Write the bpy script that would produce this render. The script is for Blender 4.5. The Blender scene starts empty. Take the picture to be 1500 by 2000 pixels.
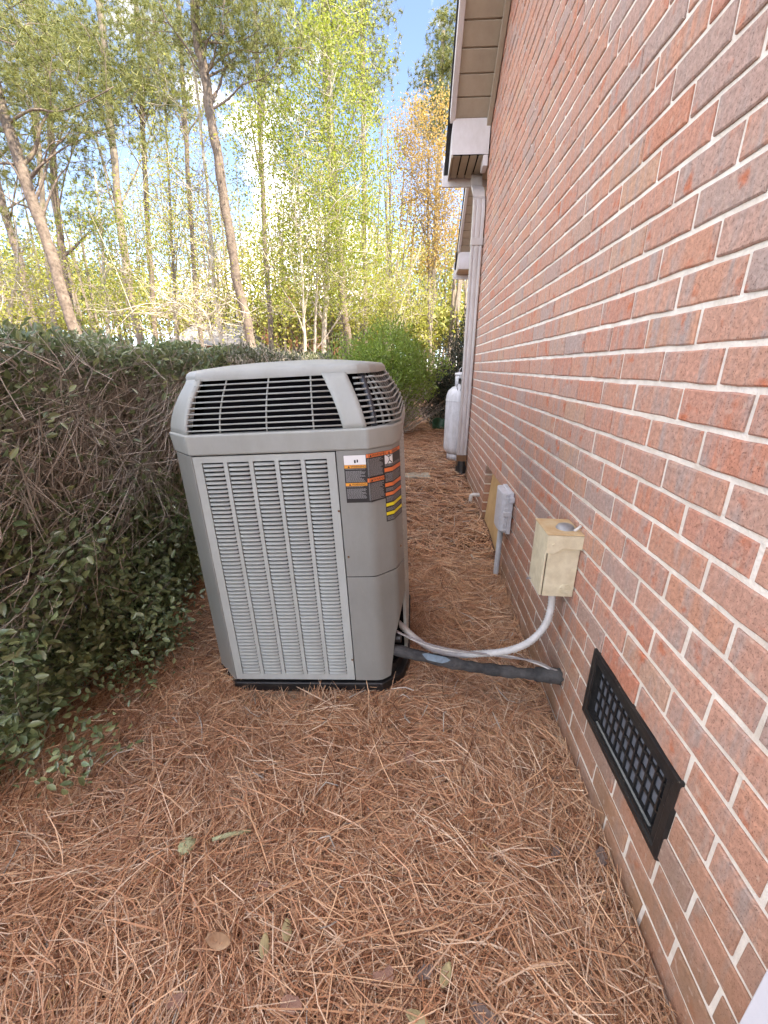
import bpy, bmesh, math, random
import numpy as np
from mathutils import Vector, Matrix
random.seed(7); rng = np.random.default_rng(11)
scene = bpy.context.scene
COL = scene.collection
PI = math.pi

# ------------------------------------------------------------------ camera
CAM = np.array([-0.58, 0.0, 1.32])
FPX = 819.41
def basis(yaw, pit, rol):
    cy, sy, cp, sp = math.cos(yaw), math.sin(yaw), math.cos(pit), math.sin(pit)
    f = np.array([sy*cp, cy*cp, -sp]); r = np.array([cy, -sy, 0.0]); u = np.cross(r, f)
    cr, sr = math.cos(rol), math.sin(rol)
    return cr*r+sr*u, -sr*r+cr*u, f
RV, UV, FV = basis(-0.07084773, 0.33319423, 0.00979701)
def at(px, py, Y):                       # pixel direction met with the plane y = Y
    d = FV + (px-750)/FPX*RV + (1000-py)/FPX*UV
    return CAM + d*(Y/d[1])
cam_d = bpy.data.cameras.new('camera'); cam = bpy.data.objects.new('camera', cam_d); COL.objects.link(cam)
cam.matrix_world = Matrix(((RV[0], UV[0], -FV[0], CAM[0]), (RV[1], UV[1], -FV[1], CAM[1]), (RV[2], UV[2], -FV[2], CAM[2]), (0, 0, 0, 1)))
cam_d.sensor_fit = 'HORIZONTAL'; cam_d.sensor_width = 36.0; cam_d.lens = FPX/1500*36
cam_d.clip_start = 0.02; cam_d.clip_end = 2000
scene.camera = cam

# ------------------------------------------------------------------ sky, sun, exposure
SUN_EL = math.radians(50); SUN_AZ = math.radians(122)       # azimuth from +Y towards +X
sunv = Vector((math.sin(SUN_AZ)*math.cos(SUN_EL), math.cos(SUN_AZ)*math.cos(SUN_EL), math.sin(SUN_EL)))
world = bpy.data.worlds.new('World'); scene.world = world; world.use_nodes = True
wn, wl = world.node_tree.nodes, world.node_tree.links
wn.clear()
w_out = wn.new('ShaderNodeOutputWorld'); w_bg = wn.new('ShaderNodeBackground'); w_bg.inputs['Strength'].default_value = 0.10
w_sky = wn.new('ShaderNodeTexSky'); w_sky.sky_type = 'NISHITA'; w_sky.sun_disc = False
w_sky.sun_elevation = SUN_EL; w_sky.sun_rotation = SUN_AZ; w_sky.air_density = 0.75; w_sky.dust_density = 0.2; w_sky.ozone_density = 2.5; w_sky.altitude = 3000
w_tc = wn.new('ShaderNodeTexCoord'); w_map = wn.new('ShaderNodeMapping')
w_map.inputs['Location'].default_value = (1.5634, 1.1216, 0.91); w_map.inputs['Scale'].default_value = (1.0, 1.0, 1.9)
w_noise = wn.new('ShaderNodeTexNoise'); w_noise.inputs['Scale'].default_value = 2.6; w_noise.inputs['Detail'].default_value = 7; w_noise.inputs['Roughness'].default_value = 0.56
w_ramp = wn.new('ShaderNodeValToRGB'); w_ramp.color_ramp.elements[0].position = 0.51; w_ramp.color_ramp.elements[1].position = 0.64
w_mix = wn.new('ShaderNodeMix'); w_mix.data_type = 'RGBA'; w_mix.inputs[7].default_value = (12.5, 12.5, 12.7, 1)
wl.new(w_tc.outputs['Generated'], w_map.inputs['Vector']); wl.new(w_map.outputs[0], w_noise.inputs['Vector']); wl.new(w_noise.outputs['Fac'], w_ramp.inputs['Fac'])
wl.new(w_ramp.outputs['Color'], w_mix.inputs[0]); wl.new(w_sky.outputs[0], w_mix.inputs[6]); wl.new(w_mix.outputs[2], w_bg.inputs['Color']); wl.new(w_bg.outputs[0], w_out.inputs['Surface'])
sun_d = bpy.data.lights.new('sun', 'SUN'); sun_d.energy = 2.0; sun_d.angle = math.radians(0.53); sun_d.color = (1.0, 0.95, 0.86)
sun = bpy.data.objects.new('sun', sun_d); COL.objects.link(sun); sun.rotation_euler = (-sunv).to_track_quat('-Z', 'Y').to_euler(); sun.location = (8, -8, 12)
vs = scene.view_settings; vs.view_transform = 'Standard'; vs.look = 'None'; vs.gamma = 1.0; vs.use_curve_mapping = False; vs.exposure = 2.95; vs.use_white_balance = True; vs.white_balance_temperature = 7700; vs.white_balance_tint = 14
scene.cycles.use_denoising = True
scene.cycles.max_bounces = 8; scene.cycles.transparent_max_bounces = 8

# ------------------------------------------------------------------ helpers
def tag(o, label=None, cat=None, group=None, kind=None):
    if label: o['label'] = label
    if cat: o['category'] = cat
    if group: o['group'] = group
    if kind: o['kind'] = kind
    return o
def link(name, me, mat=None, parent=None, smooth=False):
    o = bpy.data.objects.new(name, me); COL.objects.link(o)
    if mat is not None and len(me.materials) == 0: me.materials.append(mat)
    if parent is not None: o.parent = parent
    if smooth and len(me.polygons): me.polygons.foreach_set('use_smooth', [True]*len(me.polygons))
    return o
def empty(name, loc=(0, 0, 0), rot=(0, 0, 0)):
    o = bpy.data.objects.new(name, None); COL.objects.link(o); o.location = loc; o.rotation_euler = rot; o.empty_display_size = 0.1
    return o
def mesh_np(name, V, F):
    V = np.asarray(V, np.float32); F = np.asarray(F, np.int32); k = F.shape[1]
    me = bpy.data.meshes.new(name); me.vertices.add(len(V)); me.vertices.foreach_set('co', V.ravel())
    me.loops.add(F.size); me.loops.foreach_set('vertex_index', F.ravel()); me.polygons.add(len(F))
    me.polygons.foreach_set('loop_start', np.arange(0, F.size, k, dtype=np.int32)); me.polygons.foreach_set('loop_total', np.full(len(F), k, np.int32))
    me.update(calc_edges=True); return me
class MB:
    def __init__(s): s.v = []; s.f = []
    def add(s, vs_, fs):
        n = len(s.v); s.v += [tuple(p) for p in vs_]; s.f += [tuple(i+n for i in f) for f in fs]; return s
    def box(s, a, b, M=None):
        (x0, y0, z0), (x1, y1, z1) = a, b
        vs_ = [Vector(p) for p in ((x0,y0,z0),(x1,y0,z0),(x1,y1,z0),(x0,y1,z0),(x0,y0,z1),(x1,y0,z1),(x1,y1,z1),(x0,y1,z1))]
        if M is not None: vs_ = [M @ p for p in vs_]
        return s.add(vs_, ((0,3,2,1),(4,5,6,7),(0,1,5,4),(1,2,6,5),(2,3,7,6),(3,0,4,7)))
    def tube(s, pts, rad, n=6, caps=True):
        pts = [Vector(p) for p in pts]; m = len(pts)
        if not hasattr(rad, '__len__'): rad = [rad]*m
        up = Vector((0.13, 0.21, 0.97)); rings = []
        for i, p in enumerate(pts):
            t = (pts[min(i+1, m-1)]-pts[max(i-1, 0)])
            if t.length < 1e-9: t = Vector((0, 0, 1))
            t.normalize(); a = t.cross(up)
            if a.length < 1e-3: a = t.cross(Vector((1, 0, 0)))
            a.normalize(); b = t.cross(a)
            if i == 0: pa = a
            else:
                a = (pa - t*pa.dot(t)); a.normalize(); b = t.cross(a); pa = a
            rings.append([p + (a*math.cos(2*PI*k/n) + b*math.sin(2*PI*k/n))*rad[i] for k in range(n)])
        vs_ = [q for r_ in rings for q in r_]
        fs = [(i*n+k, i*n+(k+1) % n, (i+1)*n+(k+1) % n, (i+1)*n+k) for i in range(m-1) for k in range(n)]
        if caps: fs += [tuple(range(n-1, -1, -1)), tuple((m-1)*n+k for k in range(n))]
        return s.add(vs_, fs)
    def prism(s, poly, z0, z1, caps=True):
        n = len(poly); vs_ = [(x, y, z0) for x, y in poly]+[(x, y, z1) for x, y in poly]
        fs = [(i, (i+1) % n, n+(i+1) % n, n+i) for i in range(n)]
        if caps: fs += [tuple(range(n-1, -1, -1)), tuple(range(n, 2*n))]
        return s.add(vs_, fs)
    def lathe(s, prof, n=24, c=(0, 0, 0)):
        m = len(prof); vs_ = [(c[0]+r_*math.cos(2*PI*k/n), c[1]+r_*math.sin(2*PI*k/n), c[2]+z) for r_, z in prof for k in range(n)]
        return s.add(vs_, [(i*n+k, i*n+(k+1) % n, (i+1)*n+(k+1) % n, (i+1)*n+k) for i in range(m-1) for k in range(n)])
    def mesh(s, name='m'):
        me = bpy.data.meshes.new(name); me.from_pydata([tuple(p) for p in s.v], [], s.f); me.update(); return me
    def build(s, name, mat, parent=None, bevel=0, seg=2, smooth=False):
        o = link(name, s.mesh(name), mat, parent, smooth)
        if bevel:
            b = o.modifiers.new('bevel', 'BEVEL'); b.width = bevel; b.segments = seg; b.limit_method = 'ANGLE'; b.angle_limit = math.radians(35)
            o.data.polygons.foreach_set('use_smooth', [True]*len(o.data.polygons))
            w = o.modifiers.new('wn', 'WEIGHTED_NORMAL'); w.keep_sharp = False
        return o
def smooth_path(pts, n=6):
    P = [Vector(p) for p in pts]; out = []
    for i in range(len(P)-1):
        p0, p1, p2, p3 = P[max(i-1, 0)], P[i], P[i+1], P[min(i+2, len(P)-1)]
        for k in range(n):
            t = k/n
            out.append(0.5*((2*p1)+(p2-p0)*t+(2*p0-5*p1+4*p2-p3)*t*t+(3*p1-p0-3*p2+p3)*t**3))
    return out+[P[-1]]

# ------------------------------------------------------------------ materials
def lin(c): return tuple(c)+(1,)
def mat(name, col, rough=0.6, var=None, vscale=6.0, bump=0.0, bscale=80.0, metal=0.0, spec=0.5, coord='Object', detail=6):
    m = bpy.data.materials.new(name); m.use_nodes = True; nt = m.node_tree; N, L = nt.nodes, nt.links
    b = N['Principled BSDF']; b.inputs['Base Color'].default_value = lin(col); b.inputs['Roughness'].default_value = rough
    b.inputs['Metallic'].default_value = metal; b.inputs['Specular IOR Level'].default_value = spec
    tc = N.new('ShaderNodeTexCoord')
    if var is not None:
        no = N.new('ShaderNodeTexNoise'); no.inputs['Scale'].default_value = vscale; no.inputs['Detail'].default_value = detail; no.inputs['Roughness'].default_value = 0.62
        rp = N.new('ShaderNodeValToRGB'); rp.color_ramp.elements[0].position = 0.32; rp.color_ramp.elements[1].position = 0.68
        rp.color_ramp.elements[0].color = lin(var); rp.color_ramp.elements[1].color = lin(col)
        L.new(tc.outputs[coord], no.inputs['Vector']); L.new(no.outputs['Fac'], rp.inputs['Fac']); L.new(rp.outputs['Color'], b.inputs['Base Color'])
    if bump:
        nb = N.new('ShaderNodeTexNoise'); nb.inputs['Scale'].default_value = bscale; nb.inputs['Detail'].default_value = 5
        bu = N.new('ShaderNodeBump'); bu.inputs['Strength'].default_value = bump; bu.inputs['Distance'].default_value = 0.004
        L.new(tc.outputs[coord], nb.inputs['Vector']); L.new(nb.outputs['Fac'], bu.inputs['Height']); L.new(bu.outputs[0], b.inputs['Normal'])
    return m
def leafmat(name, cols, rough=0.45, trans=0.35, tcol=None, spec=0.5):
    m = bpy.data.materials.new(name); m.use_nodes = True; N, L = m.node_tree.nodes, m.node_tree.links
    b = N['Principled BSDF']; b.inputs['Roughness'].default_value = rough; b.inputs['Specular IOR Level'].default_value = spec
    g = N.new('ShaderNodeNewGeometry'); rp = N.new('ShaderNodeValToRGB'); els = rp.color_ramp.elements
    while len(els) < len(cols): els.new(0.5)
    for i, c in enumerate(cols): els[i].position = i/(len(cols)-1); els[i].color = lin(c)
    L.new(g.outputs['Random Per Island'], rp.inputs['Fac']); L.new(rp.outputs['Color'], b.inputs['Base Color'])
    if trans:
        t = N.new('ShaderNodeBsdfTranslucent'); mx = N.new('ShaderNodeMixShader'); mx.inputs[0].default_value = trans
        hs = N.new('ShaderNodeHueSaturation'); hs.inputs['Value'].default_value = 1.25; hs.inputs['Saturation'].default_value = 1.05
        L.new(rp.outputs['Color'], hs.inputs['Color']); L.new(hs.outputs[0], t.inputs['Color'])
        L.new(b.outputs[0], mx.inputs[1]); L.new(t.outputs[0], mx.inputs[2]); L.new(mx.outputs[0], N['Material Output'].inputs['Surface'])
    return m
def brickmat(name):
    m = bpy.data.materials.new(name); m.use_nodes = True; N, L = m.node_tree.nodes, m.node_tree.links
    b = N['Principled BSDF']; b.inputs['Roughness'].default_value = 0.88; b.inputs['Specular IOR Level'].default_value = 0.25
    g = N.new('ShaderNodeNewGeometry'); oi = N.new('ShaderNodeObjectInfo')
    ad = N.new('ShaderNodeMath'); ad.operation = 'ADD'; fr = N.new('ShaderNodeMath'); fr.operation = 'FRACT'
    L.new(g.outputs['Random Per Island'], ad.inputs[0]); L.new(oi.outputs['Random'], ad.inputs[1]); L.new(ad.outputs[0], fr.inputs[0])
    rp = N.new('ShaderNodeValToRGB'); els = rp.color_ramp.elements
    cs = [(0, (.50, .24, .170)), (.22, (.54, .30, .215)), (.42, (.49, .275, .205)), (.58, (.53, .27, .18)), (.74, (.48, .295, .23)), (.86, (.42, .295, .25)), (.93, (.52, .31, .21)), (1, (.53, .215, .14))]
    while len(els) < len(cs): els.new(0.5)
    for e, (p, c) in zip(els, cs): e.position = p; e.color = lin(c)
    L.new(fr.outputs[0], rp.inputs['Fac'])
    # blotches: each brick samples the noise at its own offset
    off = N.new('ShaderNodeVectorMath'); off.operation = 'ADD'; sc = N.new('ShaderNodeMath'); sc.operation = 'MULTIPLY'; sc.inputs[1].default_value = 37.0
    cx = N.new('ShaderNodeCombineXYZ'); L.new(fr.outputs[0], sc.inputs[0]); L.new(sc.outputs[0], cx.inputs[0])
    L.new(g.outputs['Position'], off.inputs[0]); L.new(cx.outputs[0], off.inputs[1])
    mp = N.new('ShaderNodeMapping'); mp.inputs['Scale'].default_value = (1.0, 2.3, 0.45); L.new(off.outputs[0], mp.inputs['Vector'])
    n1 = N.new('ShaderNodeTexNoise'); n1.inputs['Scale'].default_value = 11; n1.inputs['Detail'].default_value = 5; n1.inputs['Roughness'].default_value = .6; L.new(mp.outputs[0], n1.inputs['Vector'])
    r1 = N.new('ShaderNodeValToRGB'); r1.color_ramp.elements[0].position = .47; r1.color_ramp.elements[1].position = .68; L.new(n1.outputs['Fac'], r1.inputs['Fac'])
    mx1 = N.new('ShaderNodeMix'); mx1.data_type = 'RGBA'; mx1.inputs[7].default_value = (.40, .305, .265, 1); L.new(r1.outputs['Color'], mx1.inputs[0]); L.new(rp.outputs['Color'], mx1.inputs[6])
    n1b = N.new('ShaderNodeTexNoise'); n1b.inputs['Scale'].default_value = 17; n1b.inputs['Detail'].default_value = 4; L.new(off.outputs[0], n1b.inputs['Vector'])
    r1b = N.new('ShaderNodeValToRGB'); r1b.color_ramp.elements[0].position = .60; r1b.color_ramp.elements[1].position = .74; L.new(n1b.outputs['Fac'], r1b.inputs['Fac'])
    mx1b = N.new('ShaderNodeMix'); mx1b.data_type = 'RGBA'; mx1b.inputs[7].default_value = (.52, .17, .09, 1); L.new(r1b.outputs['Color'], mx1b.inputs[0]); L.new(mx1.outputs[2], mx1b.inputs[6])
    # fine grain and dark pits dragged by the wire cut
    mp2 = N.new('ShaderNodeMapping'); mp2.inputs['Scale'].default_value = (1, 1.0, 0.7); L.new(g.outputs['Position'], mp2.inputs['Vector'])
    n2 = N.new('ShaderNodeTexNoise'); n2.inputs['Scale'].default_value = 400; n2.inputs['Detail'].default_value = 3; n2.inputs['Roughness'].default_value = .7; L.new(mp2.outputs[0], n2.inputs['Vector'])
    r2 = N.new('ShaderNodeValToRGB'); r2.color_ramp.elements[0].position = .30; r2.color_ramp.elements[1].position = .44; r2.color_ramp.elements[0].color = (.40, .34, .32, 1); L.new(n2.outputs['Fac'], r2.inputs['Fac'])
    mu = N.new('ShaderNodeMix'); mu.data_type = 'RGBA'; mu.blend_type = 'MULTIPLY'; mu.inputs[0].default_value = 1; L.new(mx1b.outputs[2], mu.inputs[6]); L.new(r2.outputs['Color'], mu.inputs[7])
    n3 = N.new('ShaderNodeTexNoise'); n3.inputs['Scale'].default_value = 90; n3.inputs['Detail'].default_value = 4; L.new(g.outputs['Position'], n3.inputs['Vector'])
    r3 = N.new('ShaderNodeValToRGB'); r3.color_ramp.elements[0].position = .3; r3.color_ramp.elements[1].position = .75; r3.color_ramp.elements[0].color = (.80, .80, .80, 1); r3.color_ramp.elements[1].color = (1.22, 1.22, 1.22, 1); L.new(n3.outputs['Fac'], r3.inputs['Fac'])
    mu2 = N.new('ShaderNodeMix'); mu2.data_type = 'RGBA'; mu2.blend_type = 'MULTIPLY'; mu2.inputs[0].default_value = 1; L.new(mu.outputs[2], mu2.inputs[6]); L.new(r3.outputs['Color'], mu2.inputs[7])
    # pale mortar smears and splash-back soil on the lowest courses
    sx = N.new('ShaderNodeSeparateXYZ'); L.new(g.outputs['Position'], sx.inputs[0])
    mr = N.new('ShaderNodeMapRange'); mr.inputs['From Min'].default_value = .62; mr.inputs['From Max'].default_value = .05; mr.inputs['To Max'].default_value = 1.5; L.new(sx.outputs['Z'], mr.inputs['Value'])
    n4 = N.new('ShaderNodeTexNoise'); n4.inputs['Scale'].default_value = 7; n4.inputs['Detail'].default_value = 6; L.new(g.outputs['Position'], n4.inputs['Vector'])
    m4 = N.new('ShaderNodeMath'); m4.operation = 'MULTIPLY'; L.new(mr.outputs[0], m4.inputs[0]); L.new(n4.outputs['Fac'], m4.inputs[1])
    mx4 = N.new('ShaderNodeMix'); mx4.data_type = 'RGBA'; mx4.inputs[7].default_value = (.26, .145, .08, 1); L.new(m4.outputs[0], mx4.inputs[0]); L.new(mu2.outputs[2], mx4.inputs[6])
    n5 = N.new('ShaderNodeTexNoise'); n5.inputs['Scale'].default_value = 38; n5.inputs['Detail'].default_value = 6; L.new(g.outputs['Position'], n5.inputs['Vector'])
    r5 = N.new('ShaderNodeValToRGB'); r5.color_ramp.elements[0].position = .61; r5.color_ramp.elements[1].position = .71; r5.color_ramp.elements[1].color = (.6, .6, .6, 1); L.new(n5.outputs['Fac'], r5.inputs['Fac'])
    mx5 = N.new('ShaderNodeMix'); mx5.data_type = 'RGBA'; mx5.inputs[7].default_value = (.55, .40, .31, 1); L.new(r5.outputs['Color'], mx5.inputs[0]); L.new(mx4.outputs[2], mx5.inputs[6])
    L.new(mx5.outputs[2], b.inputs['Base Color'])
    hb = N.new('ShaderNodeMath'); hb.operation = 'ADD'; L.new(r2.outputs['Color'], hb.inputs[0]); L.new(n3.outputs['Fac'], hb.inputs[1])
    bu = N.new('ShaderNodeBump'); bu.inputs['Strength'].default_value = .75; bu.inputs['Distance'].default_value = .0022; L.new(hb.outputs[0], bu.inputs['Height']); L.new(bu.outputs[0], b.inputs['Normal'])
    return m
M = {}
def weather(m, lo=.74, hi=1.06, zs=.09, sc=26.0, speck=.5):
    N, L = m.node_tree.nodes, m.node_tree.links; b = N['Principled BSDF']; sk = b.inputs['Base Color']
    tc = N.new('ShaderNodeTexCoord'); mp = N.new('ShaderNodeMapping'); mp.inputs['Scale'].default_value = (1, 1, zs); L.new(tc.outputs['Object'], mp.inputs['Vector'])
    no = N.new('ShaderNodeTexNoise'); no.inputs['Scale'].default_value = sc; no.inputs['Detail'].default_value = 7; no.inputs['Roughness'].default_value = .7; L.new(mp.outputs[0], no.inputs['Vector'])
    rp = N.new('ShaderNodeValToRGB'); rp.color_ramp.elements[0].position = .3; rp.color_ramp.elements[1].position = .62; rp.color_ramp.elements[0].color = (lo, lo*.985, lo*.95, 1); rp.color_ramp.elements[1].color = (hi, hi, hi, 1); L.new(no.outputs['Fac'], rp.inputs['Fac'])
    mu = N.new('ShaderNodeMix'); mu.data_type = 'RGBA'; mu.blend_type = 'MULTIPLY'; mu.inputs[0].default_value = 1
    if sk.is_linked: src = sk.links[0].from_socket; L.new(src, mu.inputs[6])
    else: mu.inputs[6].default_value = sk.default_value
    L.new(rp.outputs['Color'], mu.inputs[7])
    n2 = N.new('ShaderNodeTexNoise'); n2.inputs['Scale'].default_value = 140; n2.inputs['Detail'].default_value = 3; L.new(tc.outputs['Object'], n2.inputs['Vector'])
    r2 = N.new('ShaderNodeValToRGB'); r2.color_ramp.elements[0].position = .68; r2.color_ramp.elements[1].position = .73; r2.color_ramp.elements[1].color = (speck, speck, speck, 1); L.new(n2.outputs['Fac'], r2.inputs['Fac'])
    m2 = N.new('ShaderNodeMix'); m2.data_type = 'RGBA'; m2.inputs[7].default_value = (.42, .38, .30, 1); L.new(r2.outputs['Color'], m2.inputs[0]); L.new(mu.outputs[2], m2.inputs[6]); L.new(m2.outputs[2], sk)
M['brick'] = brickmat('fired_brick')
M['mortar'] = mat('mortar', (.84, .79, .70), .95, var=(.64, .57, .48), vscale=14, bump=.9, bscale=160, spec=.2)
M['far_brick'] = mat('far_brick', (.40, .18, .11), .9, var=(.30, .14, .09), vscale=5, bump=.4)
M['soffit'] = mat('beige_vinyl', (.42, .37, .29), .5, var=(.38, .335, .265), vscale=3)
M['trim'] = mat('white_trim', (.66, .65, .66), .45, var=(.58, .57, .58), vscale=5)
M['shingle'] = mat('dark_shingle', (.035, .036, .04), .9, var=(.02, .02, .022), vscale=30, bump=.8, bscale=200)
M['downspout'] = mat('greige_aluminium', (.52, .49, .475), .4, var=(.47, .44, .43), vscale=4)
M['acgrey'] = mat('grey_enamel', (.30, .31, .305), .42, var=(.255, .262, .255), vscale=5, bump=.05, bscale=300)
M['aclid'] = mat('grey_plastic_top', (.40, .425, .405), .5, var=(.34, .36, .34), vscale=4, bump=.12, bscale=350)
M['aclouver'] = mat('grey_louver_enamel', (.44, .475, .455), .42, var=(.395, .42, .40), vscale=7)
M['acwarm'] = mat('taupe_enamel', (.275, .285, .268), .36, var=(.245, .252, .235), vscale=4, bump=.05, bscale=300)
M['black'] = mat('black_plastic', (.012, .012, .013), .45, var=(.02, .019, .017), vscale=12, bump=.2)
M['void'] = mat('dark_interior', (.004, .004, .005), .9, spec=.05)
M['fan'] = mat('fan_metal', (.05, .055, .065), .4, metal=.3)
M['label_black'] = mat('label_black', (.022, .02, .02), .4)
M['label_orange'] = mat('label_orange', (.75, .19, .055), .45)
M['label_amber'] = mat('label_amber', (.80, .33, .04), .45)
M['label_yellow'] = mat('label_yellow', (.80, .66, .03), .45)
M['label_white'] = mat('label_white', (.78, .78, .77), .45)
M['label_text'] = mat('label_print', (.34, .335, .33), .5)
M['rust'] = mat('rusty_screw', (.24, .12, .05), .7, var=(.12, .06, .03), vscale=200)
M['beige'] = mat('cream_enamel', (.70, .635, .46), .5, var=(.63, .55, .38), vscale=16, bump=.1, bscale=120)
M['beige_top'] = mat('sun_faded_enamel', (.52, .33, .16), .6, var=(.60, .47, .28), vscale=22)
M['zinc'] = mat('dull_zinc', (.33, .33, .33), .5, var=(.25, .25, .25), vscale=30, metal=.4)
M['conduit'] = mat('pale_grey_pvc', (.60, .59, .57), .5, var=(.48, .47, .45), vscale=25)
M['pvc'] = mat('grey_pvc', (.40, .41, .43), .5, var=(.36, .37, .38), vscale=12)
M['telebox'] = mat('pale_grey_box', (.56, .57, .61), .45, var=(.52, .53, .56), vscale=9)
M['foam'] = mat('foam_insulation', (.022, .022, .023), .9, var=(.09, .087, .082), vscale=17, bump=.9, bscale=160)
M['tape'] = mat('blue_grey_tape', (.17, .24, .29), .5, var=(.11, .15, .18), vscale=60)
M['cable'] = mat('grey_cable', (.20, .175, .165), .5, var=(.30, .27, .25), vscale=40)
M['cablewhite'] = mat('white_cable', (.66, .64, .60), .5, var=(.5, .47, .43), vscale=50)
M['ply'] = mat('plywood', (.60, .40, .19), .7, var=(.48, .30, .13), vscale=9)
M['concrete'] = mat('concrete', (.42, .34, .24), .9, var=(.20, .15, .10), vscale=9, bump=.8, bscale=70)
M['slab'] = mat('mossy_concrete', (.46, .45, .37), .9, var=(.33, .34, .26), vscale=14, bump=.5, bscale=90)
M['tank'] = mat('white_tank_paint', (.74, .74, .75), .42, var=(.60, .60, .60), vscale=12, bump=.15, bscale=60)
M['white'] = mat('white_panel', (.70, .70, .74), .5, var=(.62, .62, .66), vscale=10, bump=.1)
M['greenpot'] = mat('green_plastic', (.02, .10, .045), .4)
M['ventmesh'] = mat('vent_screen', (.15, .165, .19), .55, var=(.11, .12, .14), vscale=120)
M['straw'] = leafmat('pine_needles', [(.12, .046, .024), (.46, .222, .115), (.64, .355, .195), (.76, .49, .295), (.53, .245, .125), (.84, .65, .46), (.28, .112, .055)], .6, 0, spec=.3)
M['ground'] = mat('leaf_litter', (.17, .085, .045), .95, var=(.06, .028, .015), vscale=9, bump=.9, bscale=60, coord='Object')
M['hedge_leaf'] = leafmat('hedge_leaf', [(.12, .18, .085), (.19, .26, .115), (.15, .21, .10), (.25, .31, .14), (.20, .25, .145), (.36, .42, .19), (.16, .21, .11)], .28, .18, spec=.8)
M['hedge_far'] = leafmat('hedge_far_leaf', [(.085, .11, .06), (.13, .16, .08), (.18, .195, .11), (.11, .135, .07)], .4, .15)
M['twig'] = mat('grey_twig', (.42, .36, .29), .85, var=(.25, .21, .16), vscale=30)
M['twig_pale'] = mat('pale_twig', (.62, .57, .49), .85, var=(.44, .39, .32), vscale=20)
M['shrub_leaf'] = leafmat('bright_shrub_leaf', [(.17, .27, .045), (.26, .37, .065), (.20, .30, .06), (.32, .42, .10), (.14, .20, .045)], .45, .35)
M['evergreen'] = leafmat('dark_evergreen', [(.012, .022, .012), (.025, .042, .02), (.018, .03, .016), (.04, .058, .03)], .35, .1)
M['spring'] = leafmat('spring_leaf', [(.21, .27, .04), (.29, .34, .055), (.16, .215, .035), (.37, .39, .085), (.24, .29, .045)], .5, .45)
M['spring2'] = leafmat('spring_leaf_pale', [(.33, .34, .07), (.40, .41, .08), (.28, .32, .05), (.44, .42, .11)], .5, .45)
M['orange'] = leafmat('copper_bud', [(.42, .27, .075), (.47, .33, .10), (.37, .25, .08), (.42, .34, .11)], .55, .4)
M['needle'] = leafmat('pine_foliage', [(.13, .16, .045), (.20, .22, .06), (.09, .12, .035), (.28, .28, .085), (.16, .175, .055)], .5, .3)
M['needle_dark'] = leafmat('far_pine_foliage', [(.055, .085, .035), (.09, .12, .045), (.07, .10, .04)], .5, .25)
M['wood'] = leafmat('far_leaves', [(.22, .26, .05), (.31, .33, .07), (.38, .35, .10), (.16, .21, .05), (.36, .30, .11)], .55, .4)
M['bark'] = mat('pine_bark', (.255, .205, .16), .95, var=(.085, .066, .052), vscale=14, bump=1, bscale=22, detail=8)
M['bark_grey'] = mat('grey_bark', (.30, .26, .205), .95, var=(.17, .14, .11), vscale=8, bump=.6, bscale=30)
M['bark_pale'] = mat('pale_bark', (.60, .55, .45), .85, var=(.34, .30, .23), vscale=6, bump=.4, bscale=30)
M['roofgrey'] = mat('grey_roof', (.27, .26, .26), .9, var=(.2, .195, .195), vscale=2, bump=.6, bscale=12)
M['glass'] = mat('window_glass', (.10, .12, .14), .1)
M['dryleaf'] = mat('dry_tan_leaf', (.50, .31, .17), .6, var=(.38, .21, .11), vscale=25)
M['paleleaf'] = mat('pale_yellow_leaf', (.50, .44, .23), .6, var=(.42, .33, .16), vscale=25)
M['barkchip'] = mat('pink_bark_chip', (.42, .24, .165), .9, var=(.24, .13, .095), vscale=30, bump=.6, bscale=100)
M['greychip'] = mat('grey_bark_chip', (.26, .19, .155), .9, var=(.12, .085, .07), vscale=40, bump=.8, bscale=100)
M['lichen'] = mat('lichen', (.47, .47, .27), .95, var=(.30, .32, .17), vscale=60, bump=1, bscale=150)

for k_ in ('acgrey', 'aclid', 'aclouver', 'acwarm'): weather(M[k_], .90, 1.02, .35, 9, .35)
for k_ in ('beige', 'telebox', 'conduit', 'pvc'): weather(M[k_], .84, 1.04, 1, 30, .35)
for k_ in ('downspout', 'trim', 'soffit'): weather(M[k_], .90, 1.02, .5, 12, .2)
weather(M['tank'], .72, 1.05, .16, 24, .7); weather(M['black'], .6, 1.1, 1, 30, .25)
# ------------------------------------------------------------------ ground
def gz(x, y):
    y = np.asarray(y, float); return np.where(y < 1.6, 0.0, np.minimum(.06*(y-1.6), .22+.02*(y-5.2).clip(0, 12)))
def wob(x, y, s, k=0.0):
    return (np.sin(x*s*1.7+y*s*.9+k)+np.sin(-x*s*1.1+y*s*1.9+2.1+k*1.7)+np.sin(x*s*2.9-y*s*2.3+4.2+k)*.6)/2.6
def straw_h(x, y):                          # thickness of the straw layer
    h = .018+.012*wob(x, y, 3.1)+.010*wob(x, y, 8.3, 1.0)
    h = h+.040*np.exp(-((x+.90)/.13)**2-((y-1.30)/.10)**2)-.030*np.exp(-((x+1.15)/.18)**2-((y-1.38)/.16)**2)+.034*np.exp(-((x+.50)/.14)**2-((y-1.42)/.16)**2)
    h = h+.020*wob(x, y, 1.5, 2.2)
    return np.maximum(h, .004)
xs = np.concatenate([-np.geomspace(3, 260, 26)[::-1], np.linspace(-2.8, .4, 40), np.geomspace(.6, 260, 26)])
ys = np.concatenate([-np.geomspace(1.5, 260, 24)[::-1], np.linspace(-1.4, 9, 90), np.geomspace(9.4, 320, 30)])
GX, GY = np.meshgrid(xs, ys); GZ = gz(GX, GY)+np.where((GY < 9.2) & (GX > -3), straw_h(GX, GY)-.012, 0)
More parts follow.
